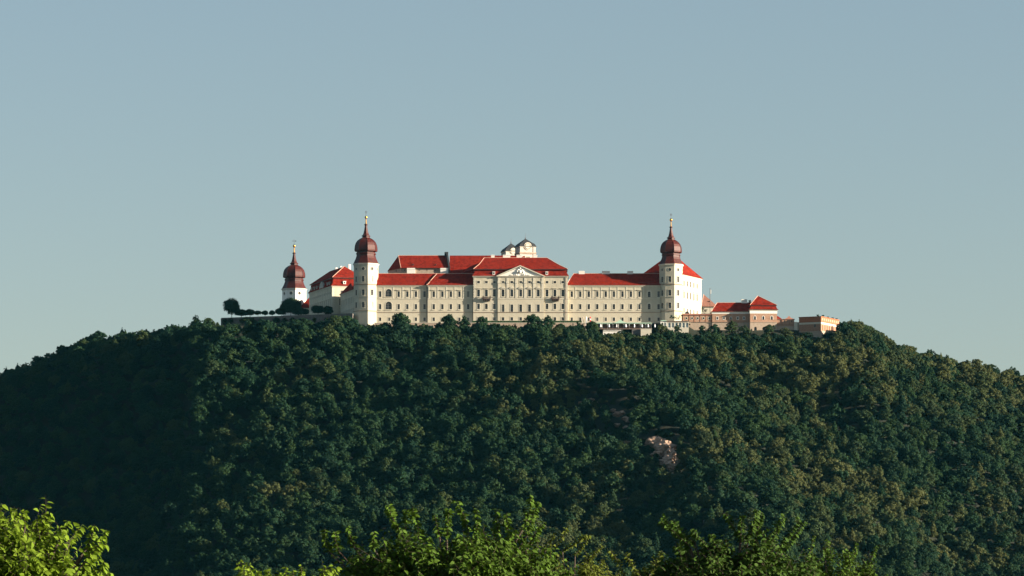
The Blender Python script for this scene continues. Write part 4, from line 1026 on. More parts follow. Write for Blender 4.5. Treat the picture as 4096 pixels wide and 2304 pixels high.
outcrop('large bare tan rock outcrop in the forest below the right tower', 2660, 1830, ((2634, 1782, (5.0, 7, 3.9)), (2662, 1800, (5.0, 7, 3.8)), (2606, 1782, (3.2, 5, 2.6)), (2680, 1822, (3.0, 6, 3.0)), (2628, 1822, (2.9, 5, 2.0)), (2684, 1843, (3.4, 6, 2.4)), (2676, 1862, (3.0, 6, 2.8)), (2690, 1872, (2.4, 5, 2.2)), (2655, 1850, (2.5, 5, 1.8)), (2702, 1846, (1.8, 4, 2.0))), 0)
outcrop('broken tan rocks among trees above the large outcrop', 2490, 1690, ((2470, 1660, (2.2, 3, 1.4)), (2484, 1655, (1.8, 3, 1.3)), (2503, 1676, (2.0, 3, 1.1)), (2514, 1684, (1.6, 3, 1)), (2470, 1702, (1.5, 3, 1.1)), (2502, 1712, (1.3, 2.5, 1)), (2452, 1642, (1.3, 2.5, .9))), 20)
outcrop('small scattered tan rocks highest on the slope below the terrace', 2360, 1620, ((2362, 1600, (2.0, 3, .9)), (2378, 1612, (1.6, 3, 1)), (2322, 1614, (1.2, 2.5, .8)), (2324, 1630, (1.4, 2.5, .8)), (2413, 1629, (1.3, 2.5, .8))), 40)

# ------------------------------------------------------------------ woodland trees
nrg = np.random.default_rng(11)
def leaf_cloud(lobes, per, size, rg, flat=.35, outw=1.0):
    """small leaf-sized quads spread over the shells of many lobes; returns V (4n,3)"""
    P = []; N = []
    for (c, r) in lobes:
        n = int(per*(r[0]*r[1])**.8)
        d = rg.normal(size=(n, 3)); d /= np.linalg.norm(d, axis=1)[:, None]
        d[:, 2] = np.where(d[:, 2] < -.35, -d[:, 2], d[:, 2])
        rad = rg.uniform(.72, 1.08, n)[:, None]
        P.append(np.array(c)+d*np.array(r)*rad); N.append(d)
    P = np.concatenate(P); N = np.concatenate(N)
    n = len(P); N = N*outw + rg.normal(size=(n, 3))*.36; N[:, 2] += flat; N /= np.linalg.norm(N, axis=1)[:, None]
    T = np.cross(N, rg.normal(size=(n, 3))); T /= np.linalg.norm(T, axis=1)[:, None]; B = np.cross(N, T)
    s = (size*rg.uniform(.6, 1.3, n))[:, None]
    V = np.stack([P-T*s-B*s*.5, P+T*s*.3-B*s*.75, P+T*s+B*s*.4, P-T*s*.35+B*s*.75], 1).reshape(-1, 3)
    return V
def tree_meshes(kind, rg):
    rx, hz, nl = kind['rx'], kind['h'], kind['n']
    lobes = []
    for _ in range(nl):
        a = rg.uniform(0, 2*PI); u = rg.uniform(0, 1)**.6
        zz = rg.uniform(-.45, 1)
        w = math.sqrt(max(0.0, 1-zz**2)) if zz > 0 else 1-.25*abs(zz)
        if kind.get('cone'): w = (1-(zz+.45)/1.5)*1.1
        rr = rx*w*u*.8
        zc = hz*(.62+zz*.3)
        s = rg.uniform(.2, .36)*rx*(.75 if zz > .75 else 1)
        lobes.append(((rr*math.cos(a), rr*math.sin(a), zc), (s, s, s*rg.uniform(.65, .95))))
    # a few tufts that break the outline
    for _ in range(kind['tuft']):
        a = rg.uniform(0, 2*PI); zz = rg.uniform(0, 1.05); w = math.sqrt(max(0, 1-min(zz, 1)**2))
        lobes.append(((rx*w*.98*math.cos(a), rx*w*.98*math.sin(a), hz*(.62+zz*.33)), (.14*rx,)*2+(.17*rx,)))
    V = leaf_cloud(lobes, kind['per'], kind['leaf'], rg)
    Q = np.arange(len(V)).reshape(-1, 4)
    tb = MB()
    tb.tube([(0, 0, -2.5), (0, 0, hz*.25), (.15, .1, hz*.5), (.1, .2, hz*.72)], [.26, .2, .13, .05], 6)
    for _ in range(5):
        a = rg.uniform(0, 2*PI); z0 = hz*rg.uniform(.28, .5)
        tb.tube([(0, 0, z0), (rx*.35*math.cos(a), rx*.35*math.sin(a), z0+hz*.12), (rx*.65*math.cos(a), rx*.65*math.sin(a), z0+hz*.27)], [.1, .07, .03], 4)
    return V, Q, tb
KINDS_T = [dict(k_, rx=k_['rx']*1.08, h=k_['h']*1.22, leaf=k_['leaf']*.66, per=k_['per']*1.6, n=k_['n']+8) for k_ in [dict(rx=4.1, h=11, n=30, tuft=9, per=52, leaf=.40), dict(rx=3.7, h=12, n=28, tuft=10, per=54, leaf=.38), dict(rx=4.7, h=10.5, n=34, tuft=10, per=50, leaf=.40),
           dict(rx=3.3, h=11.5, n=24, tuft=8, per=56, leaf=.36), dict(rx=4.3, h=12.5, n=32, tuft=12, per=50, leaf=.38), dict(rx=3.9, h=10, n=26, tuft=9, per=54, leaf=.38),
           dict(rx=3.0, h=13, n=26, tuft=6, per=58, leaf=.34, cone=True), dict(rx=4.5, h=11.5, n=26, tuft=12, per=50, leaf=.42)]]
TM = []
for i, k in enumerate(KINDS_T):
    V, Q, tb = tree_meshes(k, np.random.default_rng(100+i))
    TM.append((np_mesh('crown', V, Q, LEAFHILL), tb.mesh('trunk', BARK), k, V, Q))
varcol = bpy.data.collections.new('woodland_variants')
for i, (cm, tm, k, V, Q) in enumerate(TM):
    me = cm.copy(); me.name = 'woodland_tree'
    o = bpy.data.objects.new('woodland_tree_%02d' % i, me); varcol.objects.link(o)

SKT_X = [-400, 0, 130, 250, 340, 450, 600, 700, 780, 880, 3350, 3410, 3463, 3533, 3580, 3662, 3733, 3815, 3897, 3985, 4096, 4500]
SKT_Y = [1600, 1492, 1442, 1390, 1352, 1338, 1322, 1304, 1292, 1280, 1290, 1287, 1306, 1340, 1370, 1397, 1410, 1435, 1452, 1470, 1500, 1620]
def toplimit(px):
    return np.interp(px, [0, 884, 885, 1410, 1430, 1500, 1900, 2300, 2380, 2400, 2620, 2660, 2760, 2850, 3000, 3110, 3200, 3280, 3345, 3346, 4096],
                         [0, 0, 1272, 1264, 1290, 1286, 1292, 1296, 1312, 1333, 1333, 1318, 1330, 1324, 1334, 1330, 1342, 1346, 1352, 0, 0])
pts = []
step = 5.7
for y in np.arange(2000, 2830, step):
    for x in np.arange(-.125*y-45, .125*y+45, step):
        X_ = x+nrg.uniform(-2.6, 2.6); Y_ = y+nrg.uniform(-2.6, 2.6)
        yr = float(ridge_y(X_))
        if Y_ > yr+55: continue
        if -176 < X_ < 199 and Y_ > 2483 - (8 if X_ > 40 and X_ < 110 else 0):
            if not ((X_ > 183+max(0, (Y_-2489)*.48) and Y_ > 2483) or (X_ > 181 and Y_ > 2527)): continue
        pts.append((X_, Y_))
# shrub line right in front of the walls
for x in np.arange(-165, 190, 4.2):
    yy = 2480 if x > -90 else 2494+(-90-x)*32/77
    if 40 < x < 108: yy = 2474
    pts.append((x+nrg.uniform(-1.5, 1.5), yy+nrg.uniform(-2.5, 2)))
pts = np.array(pts)
# bare rocks stay clear, in front and on them
gone = np.zeros(len(pts), bool)
for rx_, ry_, rr_0 in ROCKS:
    big_ = rr_0 > 2.35
    dx_ = pts[:, 0]-rx_; dy_ = ry_-pts[:, 1]
    gone |= (np.abs(dx_) < rr_0+(3.2 if big_ else 2.2)) & (dy_ < (26 if big_ else 17)) & (dy_ > -rr_0-3)
    if big_: gone |= (dx_ > 0) & (dx_ < 13) & (np.abs(dy_) < 6)
under = []
for p_ in pts[gone]:
    for _ in range(7):
        q_ = p_+nrg.uniform(-3.2, 3.2, 2)
        if all(abs(q_[0]-a_[0]) > a_[2]+.8 or q_[1] > a_[1]+3 or q_[1] < a_[1]-7 for a_ in ROCKS): under.append(q_)
nbush = len(under)
pts = np.concatenate([pts[~gone], np.array(under)])
Zp = terrain(pts[:, 0], pts[:, 1])
scl = np.clip(nrg.normal(.86, .2, len(pts)), .5, 1.4)
var = nrg.integers(0, len(TM), len(pts)); rot = nrg.uniform(0, 2*PI, len(pts))
hts = np.array([k['h'] for k in KINDS_T])[var]
pxs = 2048+F*pts[:, 0]/pts[:, 1]
lim = toplimit(pxs)
lim = np.where(lim < 1200, np.interp(pxs, SKT_X, SKT_Y)+nrg.uniform(-20, 16, len(pxs)), lim)
zl_ = (HZ-lim)/F*pts[:, 1]
maxs = np.where((lim > 0) & (pts[:, 1] > 2380), (zl_-Zp)/(hts*.98), 9)
maxs = maxs*nrg.uniform(.82, 1.05, len(pts))
scl[-nbush:] = nrg.uniform(.2, .42, nbush)
near = (pts[:, 0] > -172) & (pts[:, 0] < 190) & (pts[:, 1] > 2470)
scl = np.where(near, np.minimum(np.maximum(scl, maxs*.9), 1.7), scl)
scl = np.minimum(scl, maxs)
keep = (scl > .32) | (np.arange(len(scl)) >= len(scl)-nbush)
pts, Zp, scl, var, rot, pxs = pts[keep], Zp[keep], scl[keep], var[keep], rot[keep], pxs[keep]
yr = ridge_y(pts[:, 0])
d_ = yr-pts[:, 1]
solo = np.zeros(len(pts), int)
rowf = (pts[:, 0] > -165) & (pts[:, 0] < 190) & (pts[:, 1] > 2468) & (pxs < 3380)
skl = (pts[:, 0] < -165) & (d_ > -10) & (d_ < 14) & (pxs > -40); skr = (pts[:, 0] > 192) & (d_ > -10) & (d_ < 12) & (pxs < 4140) & (pts[:, 1] > 2500)
def pick(mask, code, n):
    idx = np.nonzero(mask & (solo == 0))[0]; idx = nrg.permutation(idx)[:n]; solo[idx] = code
pick(rowf & (pxs < 1430), 1, 40); pick(rowf & (pxs >= 1430) & (pxs < 2385), 2, 75); pick(rowf & (pxs >= 2385), 3, 65); pick(skl, 4, 50); pick(skr, 5, 50)
LB_ = {1: ('leafy green tree crown below the long garden terrace wall', 'trees below the garden terrace wall'),
       2: ('dark green tree in the row hiding the foot of the cream palace front', 'trees at the foot of the palace front'),
       3: ('dark green tree in the row below the restaurant terrace and pink buildings', 'trees below the pink buildings'),
       4: ('dark tree against the sky on the left ridge of the hill', 'trees along the left skyline'),
       5: ('green tree against the sky on the right ridge of the hill', 'trees along the right skyline')}
SHAPES = ['rounded', 'full crowned', 'wide spreading', 'narrow', 'tall', 'low bushy', 'pointed', 'broad ragged']
MARKS = {1: [(888, 'the far end of the garden terrace wall'), (960, 'the big round corner tree'), (1032, 'the leftmost lollipop tree'), (1075, 'the lollipop trees'), (1163, 'the far tower\'s dark tree'), (1222, 'the garden block\'s left edge'), (1275, 'the two dark round trees'), (1340, 'the garden block\'s corner'), (1400, 'the terrace end at the left tower')],
 2: [(1464, 'the left front tower'), (1520, 'the bay beside the left tower'), (1555, 'the arched windows'), (1611, 'the middle of the arched wing'), (1664, 'the right bays of the arched wing'), (1711, 'the step between the two wings'), (1769, 'the second bay of the five bay wing'), (1838, 'the fourth bay of the five bay wing'), (1892, 'the pediment pavilion\'s left corner'), (1946, 'the left balcony'), (2012, 'the left end of the pediment'), (2082, 'the pediment peak'), (2153, 'the right end of the pediment'), (2221, 'the right balcony'), (2271, 'the pediment pavilion\'s right corner'), (2340, 'the flagpoles')],
 3: [(2395, 'the left end of the green terrace roof'), (2440, 'the stone balustrade'), (2482, 'the green tent peak'), (2545, 'the grey shaded terrace wall'), (2585, 'the sunlit cream parapet'), (2650, 'the white arched porch'), (2712, 'the glazed veranda'), (2768, 'the left round windows'), (2826, 'the right round windows'), (2896, 'the low pink wing'), (2975, 'the low pink wing\'s shaded bay'), (3020, 'the pink pavilion\'s left window'), (3088, 'the pink pavilion\'s right window'), (3140, 'the pink annex'), (3190, 'the curved pale wall'), (3245, 'the shaded face of the bastion'), (3320, 'the sunlit face of the bastion')],
 4: [(0, 'the left frame edge'), (130, 'the first left skyline dip'), (250, 'the steep left skyline'), (395, 'the largest left skyline tree'), (520, 'the flat left ridge'), (660, 'the left ridge\'s middle'), (784, 'the lone left ridge tree'), (870, 'the left ridge before the terrace')],
 5: [(3412, 'the tall tree right of the bastion'), (3500, 'the ridge past the two tall trees'), (3590, 'the upper right skyline'), (3660, 'the right skyline\'s upper middle'), (3725, 'the right skyline\'s pointed tree'), (3815, 'the right skyline\'s lower middle'), (3900, 'the right skyline\'s low part'), (3985, 'the dip before the last broad tree'), (4060, 'the right frame edge')]}
def tree_label(code, px, v, s):
    m_ = min(MARKS[code], key=lambda q: abs(q[0]-px)); sd = '' if abs(px-m_[0]) < 9 else ('just left, ' if px < m_[0] else 'just right, ')
    size = 'small ' if s < .62 else 'large ' if s > 1.12 else ''
    return '%s%s tree %s%s %s' % (size, SHAPES[v], sd.replace(',', ''), 'below' if code < 4 else 'on skyline at', m_[1])
def plant(x, y, z, s, r, v, label, cat='tree', group=None, mat=None, sx=1.0, name='broadleaf_tree'):
    cm, tm = TM[v][0], TM[v][1]
    t = thing(name, label, cat, (x, y, z), r, group); t.scale = (s*sx, s*sx, s)
    c = link('crown', cm, t); link('trunk', tm, t)
    if mat:
        c.material_slots[0].link = 'OBJECT'; c.material_slots[0].material = mat
    return t
labs = {}
for i in np.nonzero(solo)[0]: labs.setdefault(tree_label(int(solo[i]), float(pxs[i]), int(var[i]), float(scl[i])), []).append(i)
lab_of = {}
for lb, ix in labs.items():
    ix = sorted(ix, key=lambda q: pxs[q])
    for k, i in enumerate(ix):
        lab_of[i] = lb if len(ix) == 1 or len(lb.split()) > 14 else lb+(', left one', ', right one')[k] if len(ix) == 2 else lb+(', left one', ', middle one', ', right one', ', far right one')[min(k, 3)]
for i in lab_of:
    if len(lab_of[i].split()) > 16: lab_of[i] = lab_of[i].replace('just left ', '').replace('just right ', '')
for i in np.nonzero(solo)[0]:
    gr = LB_[int(solo[i])][1]; lb = lab_of[i]
    plant(pts[i, 0], pts[i, 1], Zp[i]-.2, float(scl[i]), float(rot[i]), int(var[i]), lb, 'tree', gr)
fs = solo == 0
FP = np.column_stack([pts[fs], Zp[fs]-.2])
fm = bpy.data.meshes.new('forest'); fm.vertices.add(len(FP)); fm.vertices.foreach_set('co', FP.astype(np.float32).ravel())
for nm, ty, arr in (('variant', 'INT', var[fs].astype(np.int32)), ('spin', 'FLOAT', rot[fs].astype(np.float32)), ('size', 'FLOAT', scl[fs].astype(np.float32))):
    at_ = fm.attributes.new(nm, ty, 'POINT'); at_.data.foreach_set('value', arr)
forest = stuff(link('forest', fm)); forest['label'] = 'dense dark green woodland covering the hillside below the abbey'; forest['category'] = 'forest'
ng = bpy.data.node_groups.new('plant_forest', 'GeometryNodeTree')
ng.interface.new_socket('Geometry', in_out='INPUT', socket_type='NodeSocketGeometry'); ng.interface.new_socket('Geometry', in_out='OUTPUT', socket_type='NodeSocketGeometry')
N_ = ng.nodes; gi = N_.new('NodeGroupInput'); go = N_.new('NodeGroupOutput'); ci = N_.new('GeometryNodeCollectionInfo'); ci.inputs['Collection'].default_value = varcol
ci.inputs['Separate Children'].default_value = True; ci.inputs['Reset Children'].default_value = True
ip = N_.new('GeometryNodeInstanceOnPoints'); ip.inputs['Pick Instance'].default_value = True
def attr(nm, ty):
    a = N_.new('GeometryNodeInputNamedAttribute'); a.data_type = ty; a.inputs['Name'].default_value = nm
    return [o for o in a.outputs if o.enabled and o.name == 'Attribute'][0]
cx_ = N_.new('ShaderNodeCombineXYZ')
L_ = ng.links; L_.new(gi.outputs[0], ip.inputs['Points']); L_.new(ci.outputs[0], ip.inputs['Instance']); L_.new(attr('variant', 'INT'), ip.inputs['Instance Index'])
L_.new(attr('spin', 'FLOAT'), cx_.inputs['Z']); L_.new(cx_.outputs[0], ip.inputs['Rotation']); L_.new(attr('size', 'FLOAT'), ip.inputs['Scale']); L_.new(ip.outputs[0], go.inputs[0])
md = forest.modifiers.new('plant_forest', 'NODES'); md.node_group = ng

# trees that rise above the row, one by one
def peak(px, py, Y, label, v, wpx=70, mat=None, cat='tree', ground=None):
    z = th(PX(px, Y), Y) if ground is None else ground
    top = PZ(py, Y); s = (top-z)/(KINDS_T[v]['h']*.97); sx = wpx*Y/F/(2*KINDS_T[v]['rx']*s)
    return plant(PX(px, Y), Y, z, s, px*1.7, v, label, cat, None, mat, sx)
for j, (px, py, lb) in enumerate(((1602, 1252, 'tall bushy tree in front of the arched wing beside the left tower'), (1579, 1258, 'slender dark tree immediately left of the tall bushy one at the arched wing'),
        (1794, 1260, 'pyramid shaped tree in front of the five bay wing'), (1855, 1264, 'light green tree at the shaded corner left of the pediment pavilion'),
        (1927, 1266, 'round dark tree in front of the pediment pavilion below its left balcony'), (2132, 1258, 'broad dark tree below the right part of the pediment'), (2192, 1264, 'dense tree left of the right balcony, in front of the pavilion foot'),
        (2310, 1291, 'loose leaved tree before the reddish retaining wall'), (2369, 1285, 'dark tree just right of the flagpoles'), (2488, 1322, 'small tree in front of the restaurant balustrade'), (2647, 1298, 'dark tree in front of the white arched porch'), (2710, 1298, 'pointed dark tree in front of the glazed veranda'),
        (2809, 1302, 'pointed tree below the pink wall with round windows'), (2859, 1297, 'rounded tree below the left end of the low pink wing'), (2927, 1285, 'bright yellow green tree before the low pink wing'), (2980, 1303, 'broad green tree at the shaded corner of the pink pavilion'),
        (3078, 1299, 'round green tree in front of the pink pavilion'), (3143, 1312, 'dark tree in front of the pink annex'), (3319, 1330, 'round dark tree at the foot of the brick bastion'), (3225, 1328, 'pale leafy tree before the shaded face of the bastion'), (988, 1268, 'upright green tree overlapping the left end of the terrace wall'), (1212, 1272, 'light green tree overlapping the middle of the terrace wall'))):
    Yp = 2478 if px > 1430 else 2490+(-90-PX(px))*32/77
    if 2300 < px < 2760: Yp = 2472
    peak(px, py, Yp, lb, j % 8 if j % 8 != 6 else 1, 34 if px in (1579, 2710, 2809) else 78 if px in (2132, 1602, 1794) else 58)
# skyline trees
for px, py, Y, lb, v, wp in ((784, 1260, 2534, 'lone small dark tree standing above the left ridge', 3, 30), (395, 1326, 2570, 'largest spreading tree on the far left skyline', 2, 85), (70, 1475, 2650, 'dark tree at the extreme left end of the skyline', 0, 60), (3416, 1286, 2538, 'tall dark tree on the ridge right of the bastion', 4, 84), (3466, 1302, 2542, 'second dark tree on the ridge right of the bastion', 2, 84), (3725, 1402, 2580, 'pointed tree midway down the right skyline', 1, 45), (4045, 1474, 2630, 'broad tree at the far right skyline', 2, 80)):
    peak(px, py, Y, lb, v, wp)
# garden trees, dark against the sky
def garden_tree(px, py_top, wpx, label, seed, py_low=None, trunk=True, group=None, Y=2524.0, name='garden_tree'):
    rg = np.random.default_rng(seed); k = Y/F; W = wpx*k; top = PZ(py_top, Y); z0 = gz
    low = PZ(py_low, Y) if py_low else z0
    g_ = 1.0; top += .1*(top-low); W *= g_; H = top-low; lobes = []
    for _ in range(60):
        d = rg.normal(size=3); d /= np.linalg.norm(d); u = rg.uniform(.1, .95)**.45
        s = rg.uniform(.19, .29)*min(W, H*1.3)
        lobes.append(((d[0]*u*(W/2-s*.8), d[1]*u*(W/2-s*.8), low-z0+H/2+d[2]*u*(H/2-s*.7)), (s, s, s*.8)))
    V = leaf_cloud(lobes, 85/max(.5, min(W, 6)/5), .24, rg)
    t = thing(name, label, 'tree', (PX(px, Y), Y, z0), 0, group)
    link('crown', np_mesh('crown', V, np.arange(len(V)).reshape(-1, 4), LEAFDARK), t)
    m = MB(); zt = low-z0+H*.6; m.tube([(0, 0, -.4), (.05, 0, zt*.5), (0, .05, zt)], [.22 if W > 5 else .12, .16 if W > 5 else .1, .05], 6)
    for a in range(4): m.tube([(0, 0, zt*.55), (W*.2*math.cos(a*1.6), W*.2*math.sin(a*1.6), zt*.9)], [.09, .03], 4)
    m.build('trunk', BARK, t)
garden_tree(927, 1200, 80, 'large round tree at the far left corner of the garden terrace', 1, 1266)
garden_tree(965, 1240, 58, 'low dark bush right of the large round corner tree', 2, 1270, name='garden_bush'); garden_tree(1000, 1238, 44, 'second low dark bush, left of the three lollipop trees', 3, 1268, name='garden_bush')
for j, (px, w, lb) in enumerate(((1032, 27, 'leftmost of three small lollipop trees with sky beneath the crowns'), (1060, 29, 'middle of three small lollipop trees with sky beneath the crowns'), (1088, 25, 'rightmost of three small lollipop trees with sky beneath the crowns'))):
    garden_tree(px, 1243, w, lb, 10+j, 1263, group='lollipop trees on the terrace')
garden_tree(1163, 1197, 92, 'broad dark tree in front of the far onion tower', 20, 1266); garden_tree(1125, 1232, 50, 'dark lower tree left of the broad tree at the far tower', 21, 1266); garden_tree(1196, 1228, 58, 'dark tree right of the broad tree at the far tower', 24, 1266)
garden_tree(1222, 1236, 30, 'small dark tree under the left edge of the garden block', 22, 1262); garden_tree(1272, 1222, 56, 'left of two dark round trees before the garden block', 23, 1262, Y=2520); garden_tree(1312, 1226, 46, 'right of two dark round trees before the garden block', 25, 1262, Y=2518)
# dark shrub behind the pink gallery, ivy on tower foot
def shrub(px, py, w, h, Y, label, seed, mat, z_extra=0, name='shrub'):
    rg = np.random.default_rng(seed); k = Y/F; W = w*k; H = h*k; lobes = []
    for _ in range(12): lobes.append(((rg.uniform(-.35, .35)*W, rg.uniform(-.3, .3)*W*.6, rg.uniform(.15, .8)*H), (.2*W, .2*W, .2*H)))
    V = leaf_cloud(lobes, 120/max(1, W), .2, rg)
    o = link(name, np_mesh('shrub', V, np.arange(len(V)).reshape(-1, 4), mat), None, (PX(px, Y), Y, PZ(py, Y))); tag(o, label, 'shrub')
shrub(2818, 1259, 26, 30, 2505, 'dark green shrub between the white block and the brown roofed house', 31, LEAFDARK)
shrub(2708, 1284, 30, 26, 2493.5, 'yellow green shrub against the sunlit foot of the right tower', 32, LEAF_C)
shrub(2688, 1276, 20, 18, 2493, 'dark shrub against the shaded foot of the right tower', 33, LEAFDARK)
for j, px in enumerate((3272, 3290, 3312, 3330, 3346)):
    Yq = 2491+(px-3284)*.33 if px > 3284 else 2491; shrub(px, 1266+max(0, (px-3284)*.2), 14 if j < 2 else 9, 8 if j < 2 else 5, Yq+1.5, ('grassy plants on the corner of the bastion roof', 'grassy plants just right of the bastion roof corner', 'sparse plants midway along the bastion roof edge', 'sparse plants near the far end of the bastion roof', 'last tuft of plants at the right end of the bastion roof')[j], 40+j, LEAFDARK, name='roof_plant')

# ------------------------------------------------------------------ foreground trees
LT = np.array([(0, 0, 0), (.3, .27, .05), (.3, -.27, .05), (.66, .21, -.02), (.66, -.21, -.02), (1, 0, -.2), (.33, 0, -.02), (.68, 0, -.08)])
LQ = [(0, 6, 1), (0, 2, 6), (6, 7, 3), (6, 3, 1), (6, 2, 4), (6, 4, 7), (7, 5, 3), (7, 4, 5)]
def fg_tree(label, name, cx, cy, cz, rx, ry, rz, shoots, mat, leaf, nfill, seed, trunk_x=None, Y0=None, solo_n=300):
    rg = np.random.default_rng(seed); g0 = -1.7
    t = thing(name, label, 'tree', (cx, cy, g0))
    wood = MB(); fork = Vector((0, 0, max(.7, cz-g0-rz*.9)))
    wood.tube([(0, 0, -.3), (.04, .03, fork.z*.5), tuple(fork)], [.16, .13, .11], 9)
    Pl, Dl, Sl, Nl = [], [], [], []
    def twig(a, b, n, ll, rad=.008, droop=.5, spread=1.0):
        a = np.array(a, float); b = np.array(b, float); L = np.linalg.norm(b-a); ax = (b-a)/max(L, 1e-6)
        bend = rg.normal(size=3)*.06*L; mid = (a+b)/2+bend
        wood.tube([tuple(a), tuple(mid), tuple(b)], [rad*1.4, rad, rad*.4], 4)
        for k in range(n):
            u = (k+.3)/n; p = (1-u)**2*a+2*u*(1-u)*mid+u*u*b
            ang = k*2.4+rg.uniform(-.5, .5); o1 = np.cross(ax, [.3, .2, 1]); o1 /= np.linalg.norm(o1)+1e-9; o2 = np.cross(ax, o1)
            d = (o1*math.cos(ang)+o2*math.sin(ang))*spread+ax*.35; d[2] -= droop*rg.uniform(.4, 1.6); d /= np.linalg.norm(d)
            Pl.append(p); Dl.append(d); Sl.append(ll*rg.uniform(.65, 1.2)); Nl.append(rg.normal(size=3)*.45+np.array([.15, -.25, .75]))
    # limbs out to the shoots
    for (sx0, sz0, sx1, sz1, yo, dens) in shoots:
        b0 = Vector((sx0-cx, yo, sz0-g0)); b1 = Vector((sx1-cx, yo+rg.uniform(-.1, .1), sz1-g0))
        q = fork.lerp(b0, .5)+Vector((0, 0, -.12))
        wood.tube([tuple(fork), tuple(q), tuple(b0)], [.05, .03, .014], 5)
        twig(b0, b1, int(dens*(b1-b0).length/leaf*6)+8, leaf, .009, .55, .9)
    # boughs and sprays that fill the crown
    nb = 26
    bough = []
    for _ in range(nb):
        d = rg.normal(size=3); d[2] = abs(d[2])*.8-.15; d /= np.linalg.norm(d)
        e = Vector((d[0]*rx*.7, d[1]*ry*.7, cz-g0+d[2]*rz*.7)); q = fork.lerp(e, .5)+Vector((0, 0, .1))
        wood.tube([tuple(fork), tuple(q), tuple(e)], [.055, .034, .014], 5); bough.append(e)
    # clump centres make light and dark masses with gaps between
    cc = []
    for _ in range(int(nfill/64)):
        d = rg.normal(size=3); d /= np.linalg.norm(d); u = rg.uniform(.35, 1)**.5
        if d[2] < -.3: d[2] *= -.6
        cc.append(np.array([d[0]*rx*u, d[1]*ry*u, cz-g0+d[2]*rz*u]))
    for c in cc:
        out = c-np.array([0, 0, cz-g0-.4]); out /= np.linalg.norm(out)+1e-6; out = out*.7+np.array([0, 0, .55]); out /= np.linalg.norm(out)
        for _ in range(64):
            k_ = rg.uniform(-1, 1); a = c+out*k_*leaf*3.4+rg.normal(size=3)*leaf*1.25*(1.15-abs(k_)*.5)
            b = a+(out*.8+rg.normal(size=3)*.55)*leaf*rg.uniform(1.2, 2.4)
            twig(a, b, 6, leaf, .003, .6)
    wood.build('trunk', BARKF, t)
    P = np.array(Pl); D = np.array(Dl); S = np.array(Sl); Nn = np.array(Nl); n = len(P)
    D /= np.linalg.norm(D, axis=1)[:, None]
    B = np.cross(Nn, D); B /= np.linalg.norm(B, axis=1)[:, None]+1e-9; U = np.cross(D, B)
    V = P[:, None, :]+S[:, None, None]*(LT[None, :, 0:1]*D[:, None, :]+LT[None, :, 1:2]*B[:, None, :]+LT[None, :, 2:3]*U[:, None, :])
    # the leaves that show largest are leaves of their own
    wx = (P[:, 0]+cx)/(P[:, 1]+cy)*F+2048; wy = HZ-(P[:, 2]+g0)/(P[:, 1]+cy)*F
    vis = (wx > 0) & (wx < 4096) & (wy < 2300)
    sc = np.where(vis, S/leaf*1.0 - P[:, 1]/ry*.8 + (P[:, 2]-(cz-g0))/rz*.5, -99)
    order = np.argsort(-sc)[:solo_n]; order = order[sc[order] > -50]
    om = bpy.data.meshes.new('leaf'); om.from_pydata([tuple(v) for v in LT], [], LQ); om.materials.append(mat)
    for i in order:
        M = Matrix(((D[i, 0]*S[i], B[i, 0]*S[i], U[i, 0]*S[i], P[i, 0]), (D[i, 1]*S[i], B[i, 1]*S[i], U[i, 1]*S[i], P[i, 1]), (D[i, 2]*S[i], B[i, 2]*S[i], U[i, 2]*S[i], P[i, 2]), (0, 0, 0, 1)))
        o = link('leaf', om, t); o.matrix_local = M
    rest = np.ones(n, bool); rest[order] = False
    V = V[rest].reshape(-1, 3); base = np.arange(rest.sum())*8
    Q = (base[:, None, None]+np.array(LQ)[None]).reshape(-1, 3)
    stuff(link('foliage', np_mesh('foliage', V, Q, mat), t))
    return t
def S_(Y, lst):
    return [(PX(a, Y), PZ(b, Y), PX(c, Y), PZ(d, Y), yo, dn) for a, b, c, d, yo, dn in lst]
YA = 60.0
fg_tree('bright yellow green cherry tree in the lower left corner', 'cherry_tree', PX(25, YA), YA, PZ(2380, YA), .98, .95, .66,
        S_(YA, [(0, 2100, 15, 2015, -.2, 1.2), (60, 2110, 45, 2030, .1, 1.2), (110, 2110, 105, 2045, -.3, 1.2), (170, 2120, 205, 2050, 0, 1.2), (250, 2150, 285, 2085, -.2, 1.2), (280, 2160, 325, 2095, .2, 1), (350, 2190, 378, 2100, 0, 1.3), (350, 2240, 430, 2120, -.1, 1.3), (340, 2210, 425, 2175, .15, 1),
                (330, 2290, 400, 2200, 0, 1.4), (360, 2320, 425, 2250, -.2, 1.4), (360, 2340, 440, 2290, .1, 1.3), (200, 2200, 240, 2110, .1, 1), (120, 2180, 140, 2080, .3, 1)]),
        LEAF_A, .108, 1500, 61)
YB = 80.0
